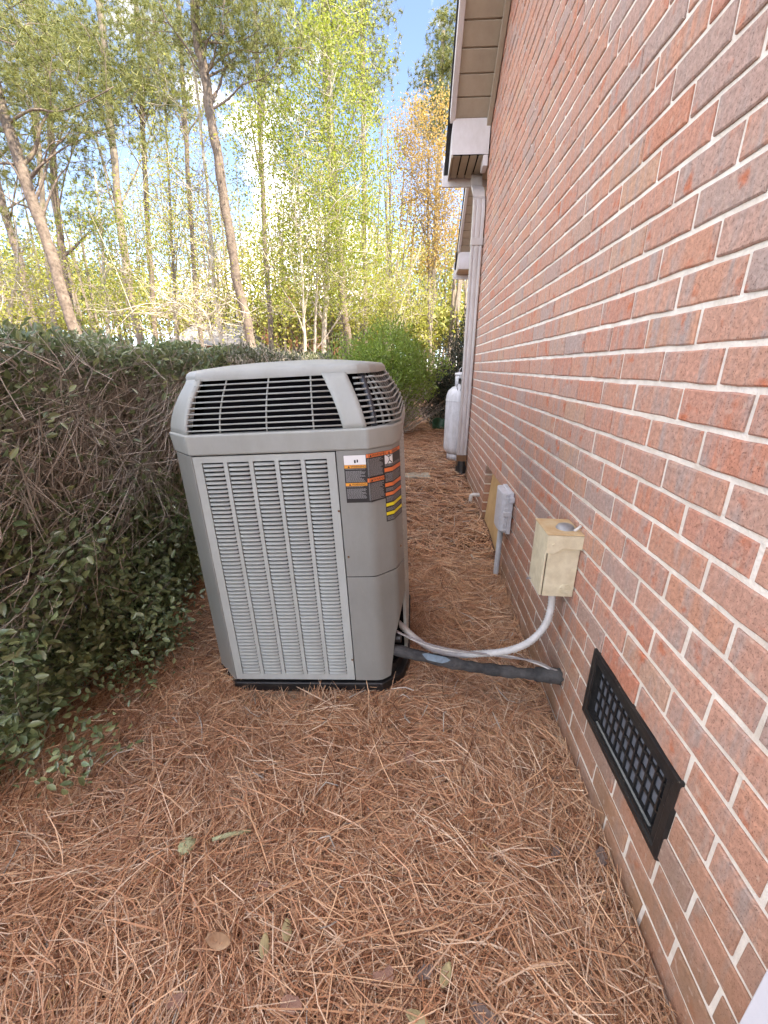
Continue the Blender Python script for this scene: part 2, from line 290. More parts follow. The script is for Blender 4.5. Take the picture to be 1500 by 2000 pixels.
nx, ny = len(xs), len(ys); idx = np.arange(nx*ny).reshape(ny, nx)
F = np.stack([idx[:-1, :-1], idx[:-1, 1:], idx[1:, 1:], idx[1:, :-1]], -1).reshape(-1, 4)
g = link('ground', mesh_np('ground', np.stack([GX, GY, GZ], -1).reshape(-1, 3), F), M['ground'], smooth=True); tag(g, 'brown leaf and needle litter covering the yard', kind='structure')

# ------------------------------------------------------------------ brick house
BC, BL, BT, MJ = .0785, .2086, .1, .0122       # course, brick module, thickness, joint
Z0 = 1.2873; Y0 = .7904; YC = 4.66             # a bed joint, a head joint, the far corner
def soffit_z(y): return 3.36+.75*(4.6-y)
HOLES = [(.698, 1.119, .281, .492), (2.62, 3.37, -.3, .581)]
house = empty('brick_house', (0, 0, 0)); tag(house, 'red brick house wall with beige eaves running beside the air conditioner', 'house')
# mortar bed, built around the openings
BY0, BZ1 = -1.3, 4.3
wm = MB(); ya, yb = BY0, YC-.006
def mort(y0, y1, z0, z1): wm.box((.0052, y0, z0), (.13, y1, z1))
mort(ya, HOLES[0][0]-.004, -.35, .75); mort(HOLES[0][0]-.004, HOLES[0][1]+.004, -.35, HOLES[0][2]-.004); mort(HOLES[0][0]-.004, HOLES[0][1]+.004, HOLES[0][3]+.004, .75)
mort(HOLES[0][1]+.004, HOLES[1][0]-.004, -.35, .75); mort(HOLES[1][0]-.004, HOLES[1][1]+.004, HOLES[1][3]+.004, .75); mort(HOLES[1][1]+.004, yb, -.35, .75)
# upper part follows the rake
top = lambda y: min(soffit_z(y)+.06, BZ1)
yk = 4.6-(BZ1-.06-3.36)/.75
wm.add([(.0052, ya, .75), (.0052, yb, .75), (.0052, yb, top(yb)), (.0052, yk, BZ1), (.0052, ya, BZ1), (.13, ya, .75), (.13, yb, .75), (.13, yb, top(yb)), (.13, yk, BZ1), (.13, ya, BZ1)],
       [(0, 4, 3, 2, 1), (5, 6, 7, 8, 9), (1, 2, 7, 6), (2, 3, 8, 7), (3, 4, 9, 8), (0, 5, 9, 4)])
wall = wm.build('wall', M['mortar'], house)
def brick_geo(y0, y1, z0, z1, seed):
    r_ = random.Random(seed); ring = []
    n = 4 if y1-y0 > .12 else 2
    for k in range(n+1): ring.append((y0+(y1-y0)*k/n, z0))
    for k in range(n+1): ring.append((y1-(y1-y0)*k/n, z1))
    m = len(ring); cy, cz = (y0+y1)/2, (z0+z1)/2; V = []
    xo = r_.uniform(-.002, .002); jt = [(r_.uniform(-.0016, .0016), r_.uniform(-.0014, .0014)) for _ in ring]
    for (y, z), (a, b) in zip(ring, jt): V.append((BT, y, z))
    for (y, z), (a, b) in zip(ring, jt): V.append((.0028+xo, y+a, z+b))
    for (y, z), (a, b) in zip(ring, jt): V.append((xo, y+a+math.copysign(.0034, cy-y), z+b+math.copysign(.0034, cz-z)))
    Fs = []
    for i in range(m):
        j = (i+1) % m; Fs.append((i, m+i, m+j, j)); Fs.append((m+i, 2*m+i, 2*m+j, m+j))
    Fs.append(tuple(range(3*m-1, 2*m-1, -1)))
    return V, Fs
bricks = []
i0 = int((Z0-4.25)/BC)-1
for i in range(i0, 22):
    zt = Z0-BC*i-MJ/2; zb = zt-BC+MJ
    y = Y0+(0.5*BL if i % 2 else 0); y -= math.ceil((y-BY0)/BL)*BL
    while y < YC:
        a, b = max(y+MJ/2, BY0), min(y+BL-MJ/2, YC); y += BL
        if b-a < .03 or zb < -.33: continue
        if zt > top((a+b)/2)-.0: continue
        segs = [(a, b)]
        for (h0, h1, k0, k1) in HOLES:
            if (zt+zb)/2 < k0 or (zt+zb)/2 > k1: continue
            ns = []
            for (p, q) in segs:
                if q <= h0 or p >= h1: ns.append((p, q)); continue
                if h0-p > .02: ns.append((p, h0))
                if q-h1 > .02: ns.append((h1, q))
            segs = ns
        for (p, q) in segs: bricks.append((p, q, zb, zt))
def area_px(b):
    P = []
    for y, z in ((b[0], b[2]), (b[1], b[2]), (b[1], b[3]), (b[0], b[3])):
        d = np.array([0, y, z])-CAM; c = d@FV
        if c < .05: return 0
        P.append((min(max(750+FPX*(d@RV)/c, 0), 1500), min(max(1000-FPX*(d@UV)/c, 0), 2000)))
    if b[3] < .05: return 0
    return abs(sum(P[i][0]*P[(i+1) % 4][1]-P[(i+1) % 4][0]*P[i][1] for i in range(4)))/2
bricks.sort(key=area_px, reverse=True)
variants = [MB().add(*brick_geo(-(BL-MJ)/2, (BL-MJ)/2, -(BC-MJ)/2, (BC-MJ)/2, s)).mesh('brick') for s in range(14)]
for v in variants: v.materials.append(M['brick'])
rest = MB()
for n, b in enumerate(bricks):
    full = abs((b[1]-b[0])-(BL-MJ)) < 1e-4
    if n < 300:
        if full: o = link('brick', variants[random.randrange(14)], None, wall)
        else: o = link('brick', MB().add(*brick_geo(-(b[1]-b[0])/2, (b[1]-b[0])/2, -(BC-MJ)/2, (BC-MJ)/2, n)).mesh('brick'), M['brick'], wall)
        o.location = (0, (b[0]+b[1])/2, (b[2]+b[3])/2)
    else: rest.add(*brick_geo(*b, n))
tag(rest.build('brick_courses', M['brick'], wall), kind='stuff')
# the house body behind and beyond the detailed part: gable end, other walls, roof
YR = -1.4; zr = soffit_z(YR)
body = MB()
body.add([(.006, -7.4, -.3), (.006, BY0, -.3), (.006, BY0, soffit_z(BY0)), (.006, YR, zr), (.006, -7.4, 3.3)], [(0, 4, 3, 2, 1)])
body.add([(.006, BY0, BZ1), (.006, yk, BZ1), (.006, YR+.1, zr-.05), (.006, BY0, soffit_z(BY0))], [(0, 3, 2, 1)])
body.add([(.13, YC-.01, -.3), (12, YC-.01, -.3), (12, YC-.01, 3.3), (.13, YC-.01, 3.3)], [(0, 3, 2, 1)])
body.build('far_wall', M['far_brick'], house)
# roof slab: dark shingles over a deck, rake edge 0.37 m beyond the wall
def roof_slab(x0, x1, ye, yr, ze, sl, t0, t1):
    s = MB(); sg = 1 if ye > yr else -1
    zz = lambda y: ze+sl*(ye-y)*sg
    P = [(ye, zz(ye)), (yr, zz(yr))]
    s.add([(x0, P[0][0], P[0][1]+t0), (x1, P[0][0], P[0][1]+t0), (x1, P[1][0], P[1][1]+t0), (x0, P[1][0], P[1][1]+t0), (x0, P[0][0], P[0][1]+t1), (x1, P[0][0], P[0][1]+t1), (x1, P[1][0], P[1][1]+t1), (x0, P[1][0], P[1][1]+t1)],
          [(0, 3, 2, 1), (4, 5, 6, 7), (0, 1, 5, 4), (1, 2, 6, 5), (2, 3, 7, 6), (3, 0, 4, 7)])
    return s
ZE = soffit_z(5.14)
rf = roof_slab(-.375, 12.3, 5.16, YR, soffit_z(5.16), .75, .14, .185).build('roof', M['shingle'], house)
roof_slab(-.375, 12.3, -7.9, YR, soffit_z(YR)-.75*(6.5), .75, .14, .185).build('roof_slope', M['shingle'], rf)
# rake soffit boards, one by one, laid across the overhang
sl_len = math.sqrt(1+.75**2); RM = Matrix.Translation((0, 4.6, 3.36)) @ Matrix.Rotation(math.atan2(.75, -1), 4, 'X')
pitch = .152
for k in range(36):
    MB().box((-.325, k*pitch+.006, -.012), (-.022, (k+1)*pitch-.006, 0.0), RM).build('soffit_board', M['soffit'], house, bevel=.003, seg=1)
MB().box((-.33, 0, -.022), (-.02, 5.6, -.0135), RM).build('soffit_backing', M['soffit'], house)
MB().box((-.362, -.02, -.12), (-.318, 5.7, .018), RM).build('rake_fascia', M['trim'], house, bevel=.004)
MB().box((-.045, -.30, .002), (-.006, 5.7, .05), RM).build('frieze_board', M['soffit'], house, bevel=.004)
# cornice return at the corner
ret = MB(); 
ret.add([(-.335, 4.59, 3.105), (-.012, 4.59, 3.105), (-.012, 5.09, 3.105), (-.335, 5.09, 3.105), (-.335, 4.59, 3.362), (-.012, 4.59, 3.362), (-.012, 5.09, 3.362-.37+.3), (-.335, 5.09, 3.292)], [(4, 5, 6, 7), (0, 1, 5, 4), (1, 2, 6, 5), (2, 3, 7, 6), (3, 0, 4, 7)])
cr = ret.build('cornice_return', M['trim'], house)
for k in range(4):
    x = -.322+k*.074
    MB().box((x+.006, 4.61, 3.098), (x+.068, 5.075, 3.108)).build('soffit_panel', M['soffit'], cr, bevel=.004, seg=1)
MB().box((-.335, 4.592, 3.086), (-.32, 5.09, 3.104)).build('soffit_lip', M['soffit'], cr)
MB().box((-.055, 4.592, 3.02), (-.012, 4.75, 3.103)).build('corner_block', M['trim'], cr, bevel=.004)
MB().box((-.39, 5.092, 3.035), (12, 5.118, 3.29)).build('eave_fascia', M['trim'], house, bevel=.004)
MB().box((-.012, 4.67, 3.09), (12, 5.09, 3.104)).build('eave_soffit', M['soffit'], house)
gut = MB(); gp = [(5.12, 3.24), (5.12, 3.125), (5.20, 3.125), (5.215, 3.18), (5.235, 3.24), (5.228, 3.24), (5.208, 3.183), (5.195, 3.132), (5.127, 3.132), (5.127, 3.24)]
n = len(gp); gut.add([(-.39, y, z) for y, z in gp]+[(12, y, z) for y, z in gp], [(i, n+i, n+(i+1) % n, (i+1) % n) for i in range(n)]+[tuple(range(n))]); gut.build('gutter', M['trim'], house)
# downspout with ribs: top elbow out of the eave, a second bend, then straight down the corner
def rect_tube(path, hx, hy, ribs=True):
    s = MB(); rings = []
    prof = [(-hx, -hy)]+([(-hx*.62, -hy), (-hx*.55, -hy+.005), (-hx*.36, -hy+.005), (-hx*.29, -hy), (hx*.29, -hy), (hx*.36, -hy+.005), (hx*.55, -hy+.005), (hx*.62, -hy)] if ribs else [])+[(hx, -hy), (hx, hy), (-hx, hy)]
    for (p, ax, ay) in path: rings.append([Vector(p)+Vector(ax)*u+Vector(ay)*v for u, v in prof])
    n_ = len(prof)
    return s.add([q for r_ in rings for q in r_], [(i*n_+k, i*n_+(k+1) % n_, (i+1)*n_+(k+1) % n_, (i+1)*n_+k) for i in range(len(rings)-1) for k in range(n_)]+[tuple(range(n_)), tuple((len(rings)-1)*n_+k for k in range(n_-1, -1, -1))])
ds = rect_tube([((-.062, 4.60, z), (1, 0, 0), (0, 1, 0)) for z in (2.44, .36)], .050, .036).build('downspout', M['downspout'], house, bevel=.003)
rect_tube([((-.062, 4.98, 3.10), (1, 0, 0), (0, .75, .66)), ((-.064, 4.92, 2.98), (1, 0, 0), (0, .75, .66)), ((-.062, 4.70, 2.86), (1, 0, 0), (0, .45, .89)), ((-.062, 4.63, 2.80), (1, 0, 0), (0, .80, .60)), ((-.062, 4.602, 2.70), (1, 0, 0), (0, 1, .1)), ((-.062, 4.60, 2.45), (1, 0, 0), (0, 1, 0))], .053, .039).build('downspout_elbow', M['downspout'], ds, bevel=.003)
MB().box((-.117, 4.555, 2.40), (-.007, 4.642, 2.46)).build('downspout_collar', M['downspout'], ds, bevel=.004)
MB().box((-.114, 4.56, .30), (-.010, 4.64, .42)).build('rusty_outlet', M['rust'], ds, bevel=.004)
MB().tube([(-.062, 4.60, .35), (-.062, 4.59, .24), (-.062, 4.57, .16)], .058, 12).build('drain_adapter', M['black'], ds)
# the wing set back beyond the corner, with its own rake and return
wing = MB()
wing.add([(.5, YC, -.3), (.5, 9.4, -.3), (.5, 9.4, 3.2), (.5, 5.3, 6.2), (.5, YC, 6.2)], [(0, 1, 2, 3, 4)])
wing.add([(.5, 9.4, -.3), (12, 9.4, -.3), (12, 9.4, 3.2), (.5, 9.4, 3.2)], [(0, 1, 2, 3)])
wing.build('wing_wall', M['far_brick'], house)
RM2 = Matrix.Translation((.5, 9.4, 3.42)) @ Matrix.Rotation(math.atan2(.75, -1), 4, 'X')
for k in range(30): MB().box((-.325, k*pitch+.006, -.012), (-.022, (k+1)*pitch-.006, 0.0), RM2).build('soffit_board', M['soffit'], house)
MB().box((-.33, 0, -.022), (-.02, 4.6, -.0135), RM2).build('soffit_backing', M['soffit'], house)
MB().box((-.362, -.02, -.12), (-.318, 4.7, .018), RM2).build('rake_fascia', M['trim'], house)
MB().box((-.375, -.55, -.20), (11.5, 5.2, -.13), RM2).build('wing_roof', M['shingle'], house)
MB().box((.155, 9.38, 3.14), (.488, 9.88, 3.43)).build('cornice_return', M['trim'], house, bevel=.004)
MB().box((.11, 9.885, 3.05), (11, 9.92, 3.36)).build('eave_fascia', M['trim'], house)
MB().box((.165, 9.40, 3.128), (.48, 9.87, 3.142)).build('soffit_panel', M['soffit'], house)

# ------------------------------------------------------------------ things on the wall
# crawlspace vent
vent = empty('foundation_vent', (0, .9085, .3865)); tag(vent, 'black plastic foundation vent with square grid set low in the brick wall', 'vent')
fr = MB(); hw, hh, iw, ih = .2255, .1215, .190, .086
def ring(s, x0, x1, oy, oz, iy, iz):
    O = [(-oy, -oz), (oy, -oz), (oy, oz), (-oy, oz)]; I = [(-iy, -iz), (iy, -iz), (iy, iz), (-iy, iz)]
    s.add([(x0, y, z) for y, z in O]+[(x1, y, z) for y, z in I], [(k, (k+1) % 4, 4+(k+1) % 4, 4+k) for k in range(4)])
ring(fr, -.0055, -.0065, hw-.003, hh-.003, iw+.016, ih+.016); ring(fr, .010, -.0055, hw, hh, hw-.003, hh-.003); ring(fr, -.0065, -.003, iw+.016, ih+.016, iw+.011, ih+.011); ring(fr, -.003, -.005, iw+.011, ih+.011, iw, ih); ring(fr, -.005, .030, iw, ih, iw-.001, ih-.001)
fr.build('vent_frame', M['black'], vent)
gr = MB(); NX_, NZ_ = 13, 4
for k in range(1, NX_): yy = -iw+2*iw*k/NX_; gr.box((.010, yy-.0026, -ih), (.0155, yy+.0032, ih))
for k in range(1, NZ_): zz = -ih+2*ih*k/NZ_; gr.box((.0105, -iw, zz-.0026), (.016, iw, zz+.0032))
gr.build('vent_grid', M['black'], vent)
MB().box((.0168, -iw, -ih), (.044, iw, ih)).build('vent_screen', M['ventmesh'], vent)
MB().box((.001, -iw+.02, -ih-.002), (.006, iw-.05, -ih+.002)).build('slide_bar', M['acwarm'], vent)
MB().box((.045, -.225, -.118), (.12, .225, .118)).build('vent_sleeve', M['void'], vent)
# electrical disconnect
dc = empty('disconnect_box', (0, 1.43, .55)); tag(dc, 'cream metal electrical disconnect box with round grey hub, mounted on the bricks', 'electrical box')
MB().box((-.108, -.070, 0), (-.001, .070, .237)).build('case', M['beige'], dc, bevel=.003)
MB().box((-.1125, -.066, .006), (-.107, .066, .23)).build('cover_gap_shade', M['black'], dc)  # black slab added as the shaded gap between case and cover
MB().box((-.119, -.0725, .003), (-.1115, .0725, .236)).build('cover', M['beige'], dc, bevel=.0025)
lip = MB(); pl = [(-.120, .238), (-.001, .238), (-.001, .188), (-.045, .190), (-.062, .193), (-.080, .180), (-.092, .172), (-.120, .172)]
n = len(pl); lip.add([(x, -.084, z) for x, z in pl]+[(x, -.0745, z) for x, z in pl], [tuple(range(n)), tuple(range(2*n-1, n-1, -1))]+[(i, n+i, n+(i+1) % n, (i+1) % n) for i in range(n)]); lip.build('hood_flange', M['beige'], dc, bevel=.001, seg=1)
MB().box((-.122, -.084, .2385), (-.001, .0765, .2435)).build('hood', M['beige_top'], dc, bevel=.002)
hb = MB(); hb.lathe([(.001, .018), (.018, .016), (.026, .012), (.031, .004), (.033, 0)], 24, (-.045, -.02, .242)); hb.build('hub_plate', M['zinc'], dc, smooth=True)
for (cx_, cz_) in ((-.03, .03),):
    for r0 in (.020, .0135, .007):
        MB().tube([(cx_+r0*math.cos(a*PI/10), -.0705, cz_+r0*math.sin(a*PI/10)) for a in range(21)], .0024, 6).build('knockout_ring', M['beige'], dc)
MB().tube([(-.098, -.081, .205), (-.098, -.087, .205)], .005, 10).build('rivet', M['beige'], dc)
MB().tube([(-.112, .05, .012), (-.128, .05, .010), (-.134, .045, .006), (-.128, .04, .010), (-.112, .04, .012)], .0016, 5).build('hasp', M['zinc'], dc)
MB().tube([(-.05, -.008, .004), (-.05, -.008, -.022)], .019, 12).build('conduit_fitting', M['zinc'], dc, bevel=.002)
MB().tube([(-.022, -.045, .243), (-.012, -.05, .256), (-.003, -.045, .262)], .005, 8).build('seal_bead', M['cablewhite'], dc)
# conduit, lineset, wires
def corrugated(pts, r, name, m_, parent=None, n=16, per=.012):
    P = smooth_path(pts, 30); ln = sum((P[i+1]-P[i]).length for i in range(len(P)-1)); m2 = int(ln/per)*2; out = []; acc = 0; i = 0
    Q = []; step = ln/m2; need = 0
    for k in range(len(P)-1):
        seg = (P[k+1]-P[k]).length
        while need <= acc+seg+1e-9 and len(Q) <= m2: Q.append(P[k].lerp(P[k+1], (need-acc)/max(seg, 1e-9))); need += step
        acc += seg
    return MB().tube(Q, [r*(1.0 if j % 2 else .82) for j in range(len(Q))], n).build(name, m_, parent, smooth=True)
cd = corrugated([(-.05, 1.422, .535), (-.048, 1.415, .47), (-.066, 1.40, .40), (-.12, 1.385, .335), (-.20, 1.39, .285), (-.30, 1.43, .235), (-.40, 1.48, .185), (-.50, 1.53, .185), (-.585, 1.56, .235), (-.66, 1.58, .30)], .0148, 'flexible_conduit', M['conduit'])
tag(cd, 'pale grey ribbed conduit curving from the disconnect box to the air conditioner', 'conduit')
ls_pts = [(-.74, 1.52, .205), (-.66, 1.475, .206), (-.50, 1.435, .200), (-.33, 1.40, .196), (-.15, 1.37, .203), (.01, 1.345, .218)]
lp = smooth_path(ls_pts, 8); lrad = [.0218+.0016*math.sin(i*1.9)+.0018*math.sin(i*.7)+.001*math.sin(i*4.3) for i in range(len(lp))]
ls = MB().tube(lp, lrad, 16).build('insulated_pipe', M['foam'], smooth=True); tag(ls, 'black foam insulated refrigerant pipe running from the unit into the wall', 'pipe')
tp = MB(); 
def on_pipe(t, ang, off):
    i = min(int(t*(len(lp)-1)), len(lp)-2); p = lp[i].lerp(lp[i+1], t*(len(lp)-1)-i); return p+Vector((0, -math.cos(ang), math.sin(ang)))*(.0236+off)
tp.add([on_pipe(t, a, .0012) for a, (t0, t1) in ((.25, (.40, .47)), (.65, (.385, .495)), (1.05, (.375, .51)), (1.4, (.40, .49))) for t in (t0, t0*.6+t1*.4, t0*.25+t1*.75, t1)], [(r_*4+k, r_*4+k+1, r_*4+k+5, r_*4+k+4) for r_ in range(3) for k in range(3)])
tp.build('torn_tape', M['tape'], ls, smooth=True)
rag = MB().tube([(-.085, 1.361, .209), (-.075, 1.358, .211), (-.055, 1.354, .213), (-.035, 1.351, .215), (-.016, 1.348, .216), (.004, 1.345, .218)], [.0255, .0285, .027, .0295, .028, .031], 16)
for i in range(len(rag.v)):
    q = Vector(rag.v[i]); j = .0045*math.sin(i*2.7)+.003*math.sin(i*5.1+1); rag.v[i] = (q.x+.8*j, q.y-j*.6, q.z+j*.7)
rag.build('ragged_end', M['foam'], ls, smooth=True)
wr = MB().tube(smooth_path([(-.70, 1.52, .30), (-.60, 1.46, .285), (-.44, 1.42, .262), (-.25, 1.40, .255), (-.10, 1.37, .262), (-.03, 1.35, .245), (.008, 1.342, .236)], 6), .0042, 7).build('thermostat_wire', M['cable'], smooth=True); tag(wr, 'thin grey brown control wire strung just above the insulated pipe', 'wire')
wr2 = MB().tube(smooth_path([(-.69, 1.53, .293), (-.55, 1.46, .258), (-.42, 1.425, .246), (-.30, 1.415, .25), (-.17, 1.388, .262), (-.08, 1.365, .252), (-.01, 1.343, .232)], 6), .0034, 7).build('white_wire', M['cablewhite'], smooth=True); tag(wr2, 'thin white cable sagging between the unit and the brick wall', 'wire')
# telephone network box and its conduit
tb = empty('network_box', (0, 2.43, .40)); tag(tb, 'pale grey plastic utility box with clips, on a grey conduit by the plywood hatch', 'utility box')
cv = MB(); cp_ = [(-.012, -.098), (-.050, -.098), (-.066, -.085), (-.073, -.05), (-.075, 0), (-.073, .05), (-.066, .085), (-.050, .098), (-.012, .098)]
cv.prism(cp_, .012, .245); cv.build('cover', M['telebox'], tb, bevel=.005)
MB().box((-.030, -.104, 0), (-.006, .104, .25)).build('base', M['telebox'], tb, bevel=.003)
for z in (.02, .05, .08, .15, .18, .21, .232): MB().box((-.052, -.1095, z), (-.034, -.098, z+.010)).build('rib', M['telebox'], tb)
MB().box((-.060, -.122, .115), (-.016, -.100, .14)).build('latch', M['telebox'], tb, bevel=.003)
MB().box((-.030, -.128, .20), (-.006, -.103, .228)).build('mounting_tab', M['telebox'], tb, bevel=.002)
MB().box((-.040, -.035, -.018), (-.008, .035, .004)).build('foot', M['telebox'], tb, bevel=.003)
pc = MB().tube([(-.036, 2.44, .39), (-.037, 2.44, .05), (-.037, 2.44, -.05)], .0165, 14).build('riser_conduit', M['pvc'], smooth=True); tag(pc, 'grey plastic riser pipe going down from the utility box into the straw', 'pipe')
# plywood closing the crawlspace hatch
pw = MB().box((-.009, -.36, -.1), (.009, .365, .60), Matrix.Translation((.024, 2.99, .0)) @ Matrix.Rotation(math.radians(5), 4, 'Y') @ Matrix.Rotation(math.radians(-2), 4, 'X')).build('plywood_sheet', M['ply'], bevel=.001)
tag(pw, 'weathered plywood sheet leaning in the crawlspace opening behind the utility box', 'plywood')
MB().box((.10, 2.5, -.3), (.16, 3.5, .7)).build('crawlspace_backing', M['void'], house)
# PVC drain elbow
el = MB().tube(smooth_path([(.02, 3.56, .272), (-.04, 3.56, .272), (-.062, 3.56, .268), (-.072, 3.56, .252), (-.073, 3.56, .215)], 5), .0165, 14).build('drain_elbow', M['cablewhite'], smooth=True); tag(el, 'white plastic drain elbow poking out low on the brick wall', 'drain pipe')
# white board against the wall
wb = MB().box((-.022, .05, -.05), (-.001, .417, .62)).build('white_board', M['white'], bevel=.003); tag(wb, 'flat white painted board fixed against the low courses of brick', 'board')

# ------------------------------------------------------------------ air conditioner
LEAN = math.radians(-3.4)
ac = empty('air_conditioner', (-1.299, 1.40, .064), (math.radians(.3), LEAN, math.radians(.4))); tag(ac, 'leaning grey outdoor air conditioner with louvered sides and warning labels', 'air conditioner')
OUT = [(-.115, .70), (-.115, .115), (0, 0), (.62, 0), (.695, .063), (.722, .15), (.722, .70), (.62, .80), (0, .80)]
def offset(poly, d):                      # positive d moves the outline inwards (outline runs so that the inside is on the left of each edge)
    n_ = len(poly); out = []
    for i in range(n_):
        p, q, r_ = Vector(poly[i-1]), Vector(poly[i]), Vector(poly[(i+1) % n_])
        e1, e2 = (q-p).normalized(), (r_-q).normalized(); n1, n2 = Vector((-e1.y, e1.x)), Vector((-e2.y, e2.x))
        k = 1+n1.dot(n2); out.append(tuple(q+(n1+n2)*(d/k)))
    return out
def per(s, ins):                          # point on the inset outline; s = edge index + fraction
    P = offset(OUT, ins); e = int(math.floor(s)) % 9; f = s-math.floor(s); a, b = P[e], P[(e+1) % 9]
    return (a[0]+(b[0]-a[0])*f, a[1]+(b[1]-a[1])*f)
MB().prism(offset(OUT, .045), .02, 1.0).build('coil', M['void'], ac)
MB().prism(offset(OUT, -.008), -.058, -.012).build('base_pan', M['black'], ac, bevel=.006)
MB().prism(offset(OUT, .02), -.013, .03).build('base_rim', M['black'], ac)
# front louvered panel
def louver_panel(name, O, ux, W_, H_, ncol, each):
    # O lower-left corner, ux unit direction along the panel, outward normal = right of ux
    ux = Vector((ux[0], ux[1], 0)); nrm = Vector((ux.y, -ux.x, 0)); O = Vector((O[0], O[1], 0))
    T = Matrix(((ux.x, -nrm.x, 0, O.x), (ux.y, -nrm.y, 0, O.y), (0, 0, 1, 0), (0, 0, 0, 1)))      # local x along, y inward, z up
    holder = empty(name); holder.parent = ac; holder.matrix_local = T
    fm = MB(); mar = .030; pitch_ = (W_-2*mar+.0145)/ncol; cw = pitch_-.0145; z0, z1 = .028, H_-.022
    fm.box((0, 0, 0), (W_, .012, z0)); fm.box((0, 0, z1), (W_, .012, H_)); fm.box((0, .0001, z0), (mar, .012, z1)); fm.box((W_-mar, .0001, z0), (W_, .012, z1))
    for c in range(1, ncol): fm.box((mar+c*pitch_-.0145, .0001, z0), (mar+c*pitch_, .012, z1))
    fm.build('panel_frame', M['aclouver'], holder)
    rows = 57; rp_ = (z1-z0)/rows
    lv = MB(); st = [(0, 1.0), (.007, 0.0), (cw-.007, 0.0), (cw, 1.0)]; cs = [(.0100, rp_*.12), (.0015, rp_*.04), (-.0022, -rp_*.14), (-.0036, -rp_*.38), (-.001, -rp_*.47)]
    vv = []
    for x, e in st:
        for y, z in cs: vv.append((x, y*(1-e)+.006*e, z if not e else z*.8))
    lv.add(vv, [(i*5+k, (i+1)*5+k, (i+1)*5+k+1, i*5+k+1) for i in range(3) for k in range(4)])
    lm = lv.mesh('louver'); lm.materials.append(M['aclouver']); lm.polygons.foreach_set('use_smooth', [True]*len(lm.polygons))
    if each:
        for c in range(ncol):
            for r_ in range(rows):
                o = link('louver', lm, None, holder); o.location = (mar+c*pitch_, 0, z0+(r_+.5)*rp_)
    else:
        al = MB()
        for c in range(ncol):
            for r_ in range(rows): al.add([(x+mar+c*pitch_, y, z+z0+(r_+.5)*rp_) for x, y, z in vv], lv.f)
        tag(al.build('louver_bank', M['aclouver'], holder), kind='stuff')
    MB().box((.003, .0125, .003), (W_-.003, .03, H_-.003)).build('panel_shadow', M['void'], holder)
    return holder
louver_panel('louver_panel', (.002, 0), (1, 0), .505, .952, 5, True)
louver_panel('side_louver_panel', (.722, .165), (0, 1), .53, .952, 5, False)
louver_panel('side_louver_panel', (-.115, .695), (0, -1), .575, .952, 5, False)
# corner posts
cpst = MB(); a, b = OUT[1], OUT[2]
def sheet(pts2, z0, z1, th, name, m_, parent, bevel=.002):
    s = MB(); n_ = len(pts2); inn = []
    for i, p in enumerate(pts2):
        p = Vector(p); e = (Vector(pts2[min(i+1, n_-1)])-Vector(pts2[max(i-1, 0)])).normalized(); nr = Vector((-e.y, e.x)); inn.append(tuple(p+nr*th))
    zt = z1 if hasattr(z1, '__len__') else [z1]*n_; zb = z0 if hasattr(z0, '__len__') else [z0]*n_
    V = [(x, y, zb[i]) for i, (x, y) in enumerate(pts2)]+[(x, y, zt[i]) for i, (x, y) in enumerate(pts2)]+[(x, y, zb[i]) for i, (x, y) in enumerate(inn)]+[(x, y, zt[i]) for i, (x, y) in enumerate(inn)]
    Fs = []
    for i in range(n_-1): Fs += [(i, i+1, n_+i+1, n_+i), (2*n_+i+1, 2*n_+i, 3*n_+i, 3*n_+i+1), (n_+i, n_+i+1, 3*n_+i+1, 3*n_+i), (i+1, i, 2*n_+i, 2*n_+i+1)]
    Fs += [(0, n_, 3*n_, 2*n_), (n_-1, 2*n_+n_-1, 3*n_+n_-1, n_+n_-1)]
    return s.add(V, Fs).build(name, m_, parent, bevel=bevel)
sheet([(-.115, .118), (-.113, .105), (-.012, .005), (-.001, -.001)], -.004, .955, .012, 'corner_post', M['acwarm'], ac)
sheet([(.722, .705), (.715, .722), (.63, .79), (.61, .80)], -.004, .955, .012, 'corner_post', M['acwarm'], ac)
sheet([(.0, .80), (-.02, .79), (-.10, .725), (-.115, .70)], -.004, .955, .012, 'corner_post', M['acwarm'], ac)
sheet([(.61, .80), (.0, .80)], -.004, .955, .012, 'back_panel', M['acwarm'], ac)
# service panels on the faceted corner
PX = [(.511, -.001), (.600, -.001), (.622, .003), (.640, .016), (.680, .050), (.696, .066), (.703, .085), (.720, .145), (.723, .163)]
sheet(PX, [.478]*9, [.956]*9, .006, 'upper_access_cover', M['acwarm'], ac, .0015)
lo_b = [-.002, -.002, -.002, -.002, .175, .235, .265, .31, .315]
sheet(PX[:4]+[(.655, .029)]+PX[4:], [-.002]*4+[-.002, .182, .236, .262, .315, .322], [.474]*10, .006, 'lower_access_cover', M['acwarm'], ac, .0015)
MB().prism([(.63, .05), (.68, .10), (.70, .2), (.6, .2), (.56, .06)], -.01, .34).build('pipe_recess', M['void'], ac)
MB().tube([(.56, .10, .14), (.70, .085, .145)], .021, 12).build('service_valve', M['black'], ac)
for (x, y, z) in ((.503, -.001, .74), (.524, -.002, .56), (.503, -.001, .10), (.712, .115, .55)):
    n_ = Vector((0, -1, 0)) if y < .01 else Vector((.95, -.3, 0)); MB().tube([Vector((x, y, z)), Vector((x, y, z))+n_*.004], [.0045, .003], 8).build('screw', M['rust'], ac)
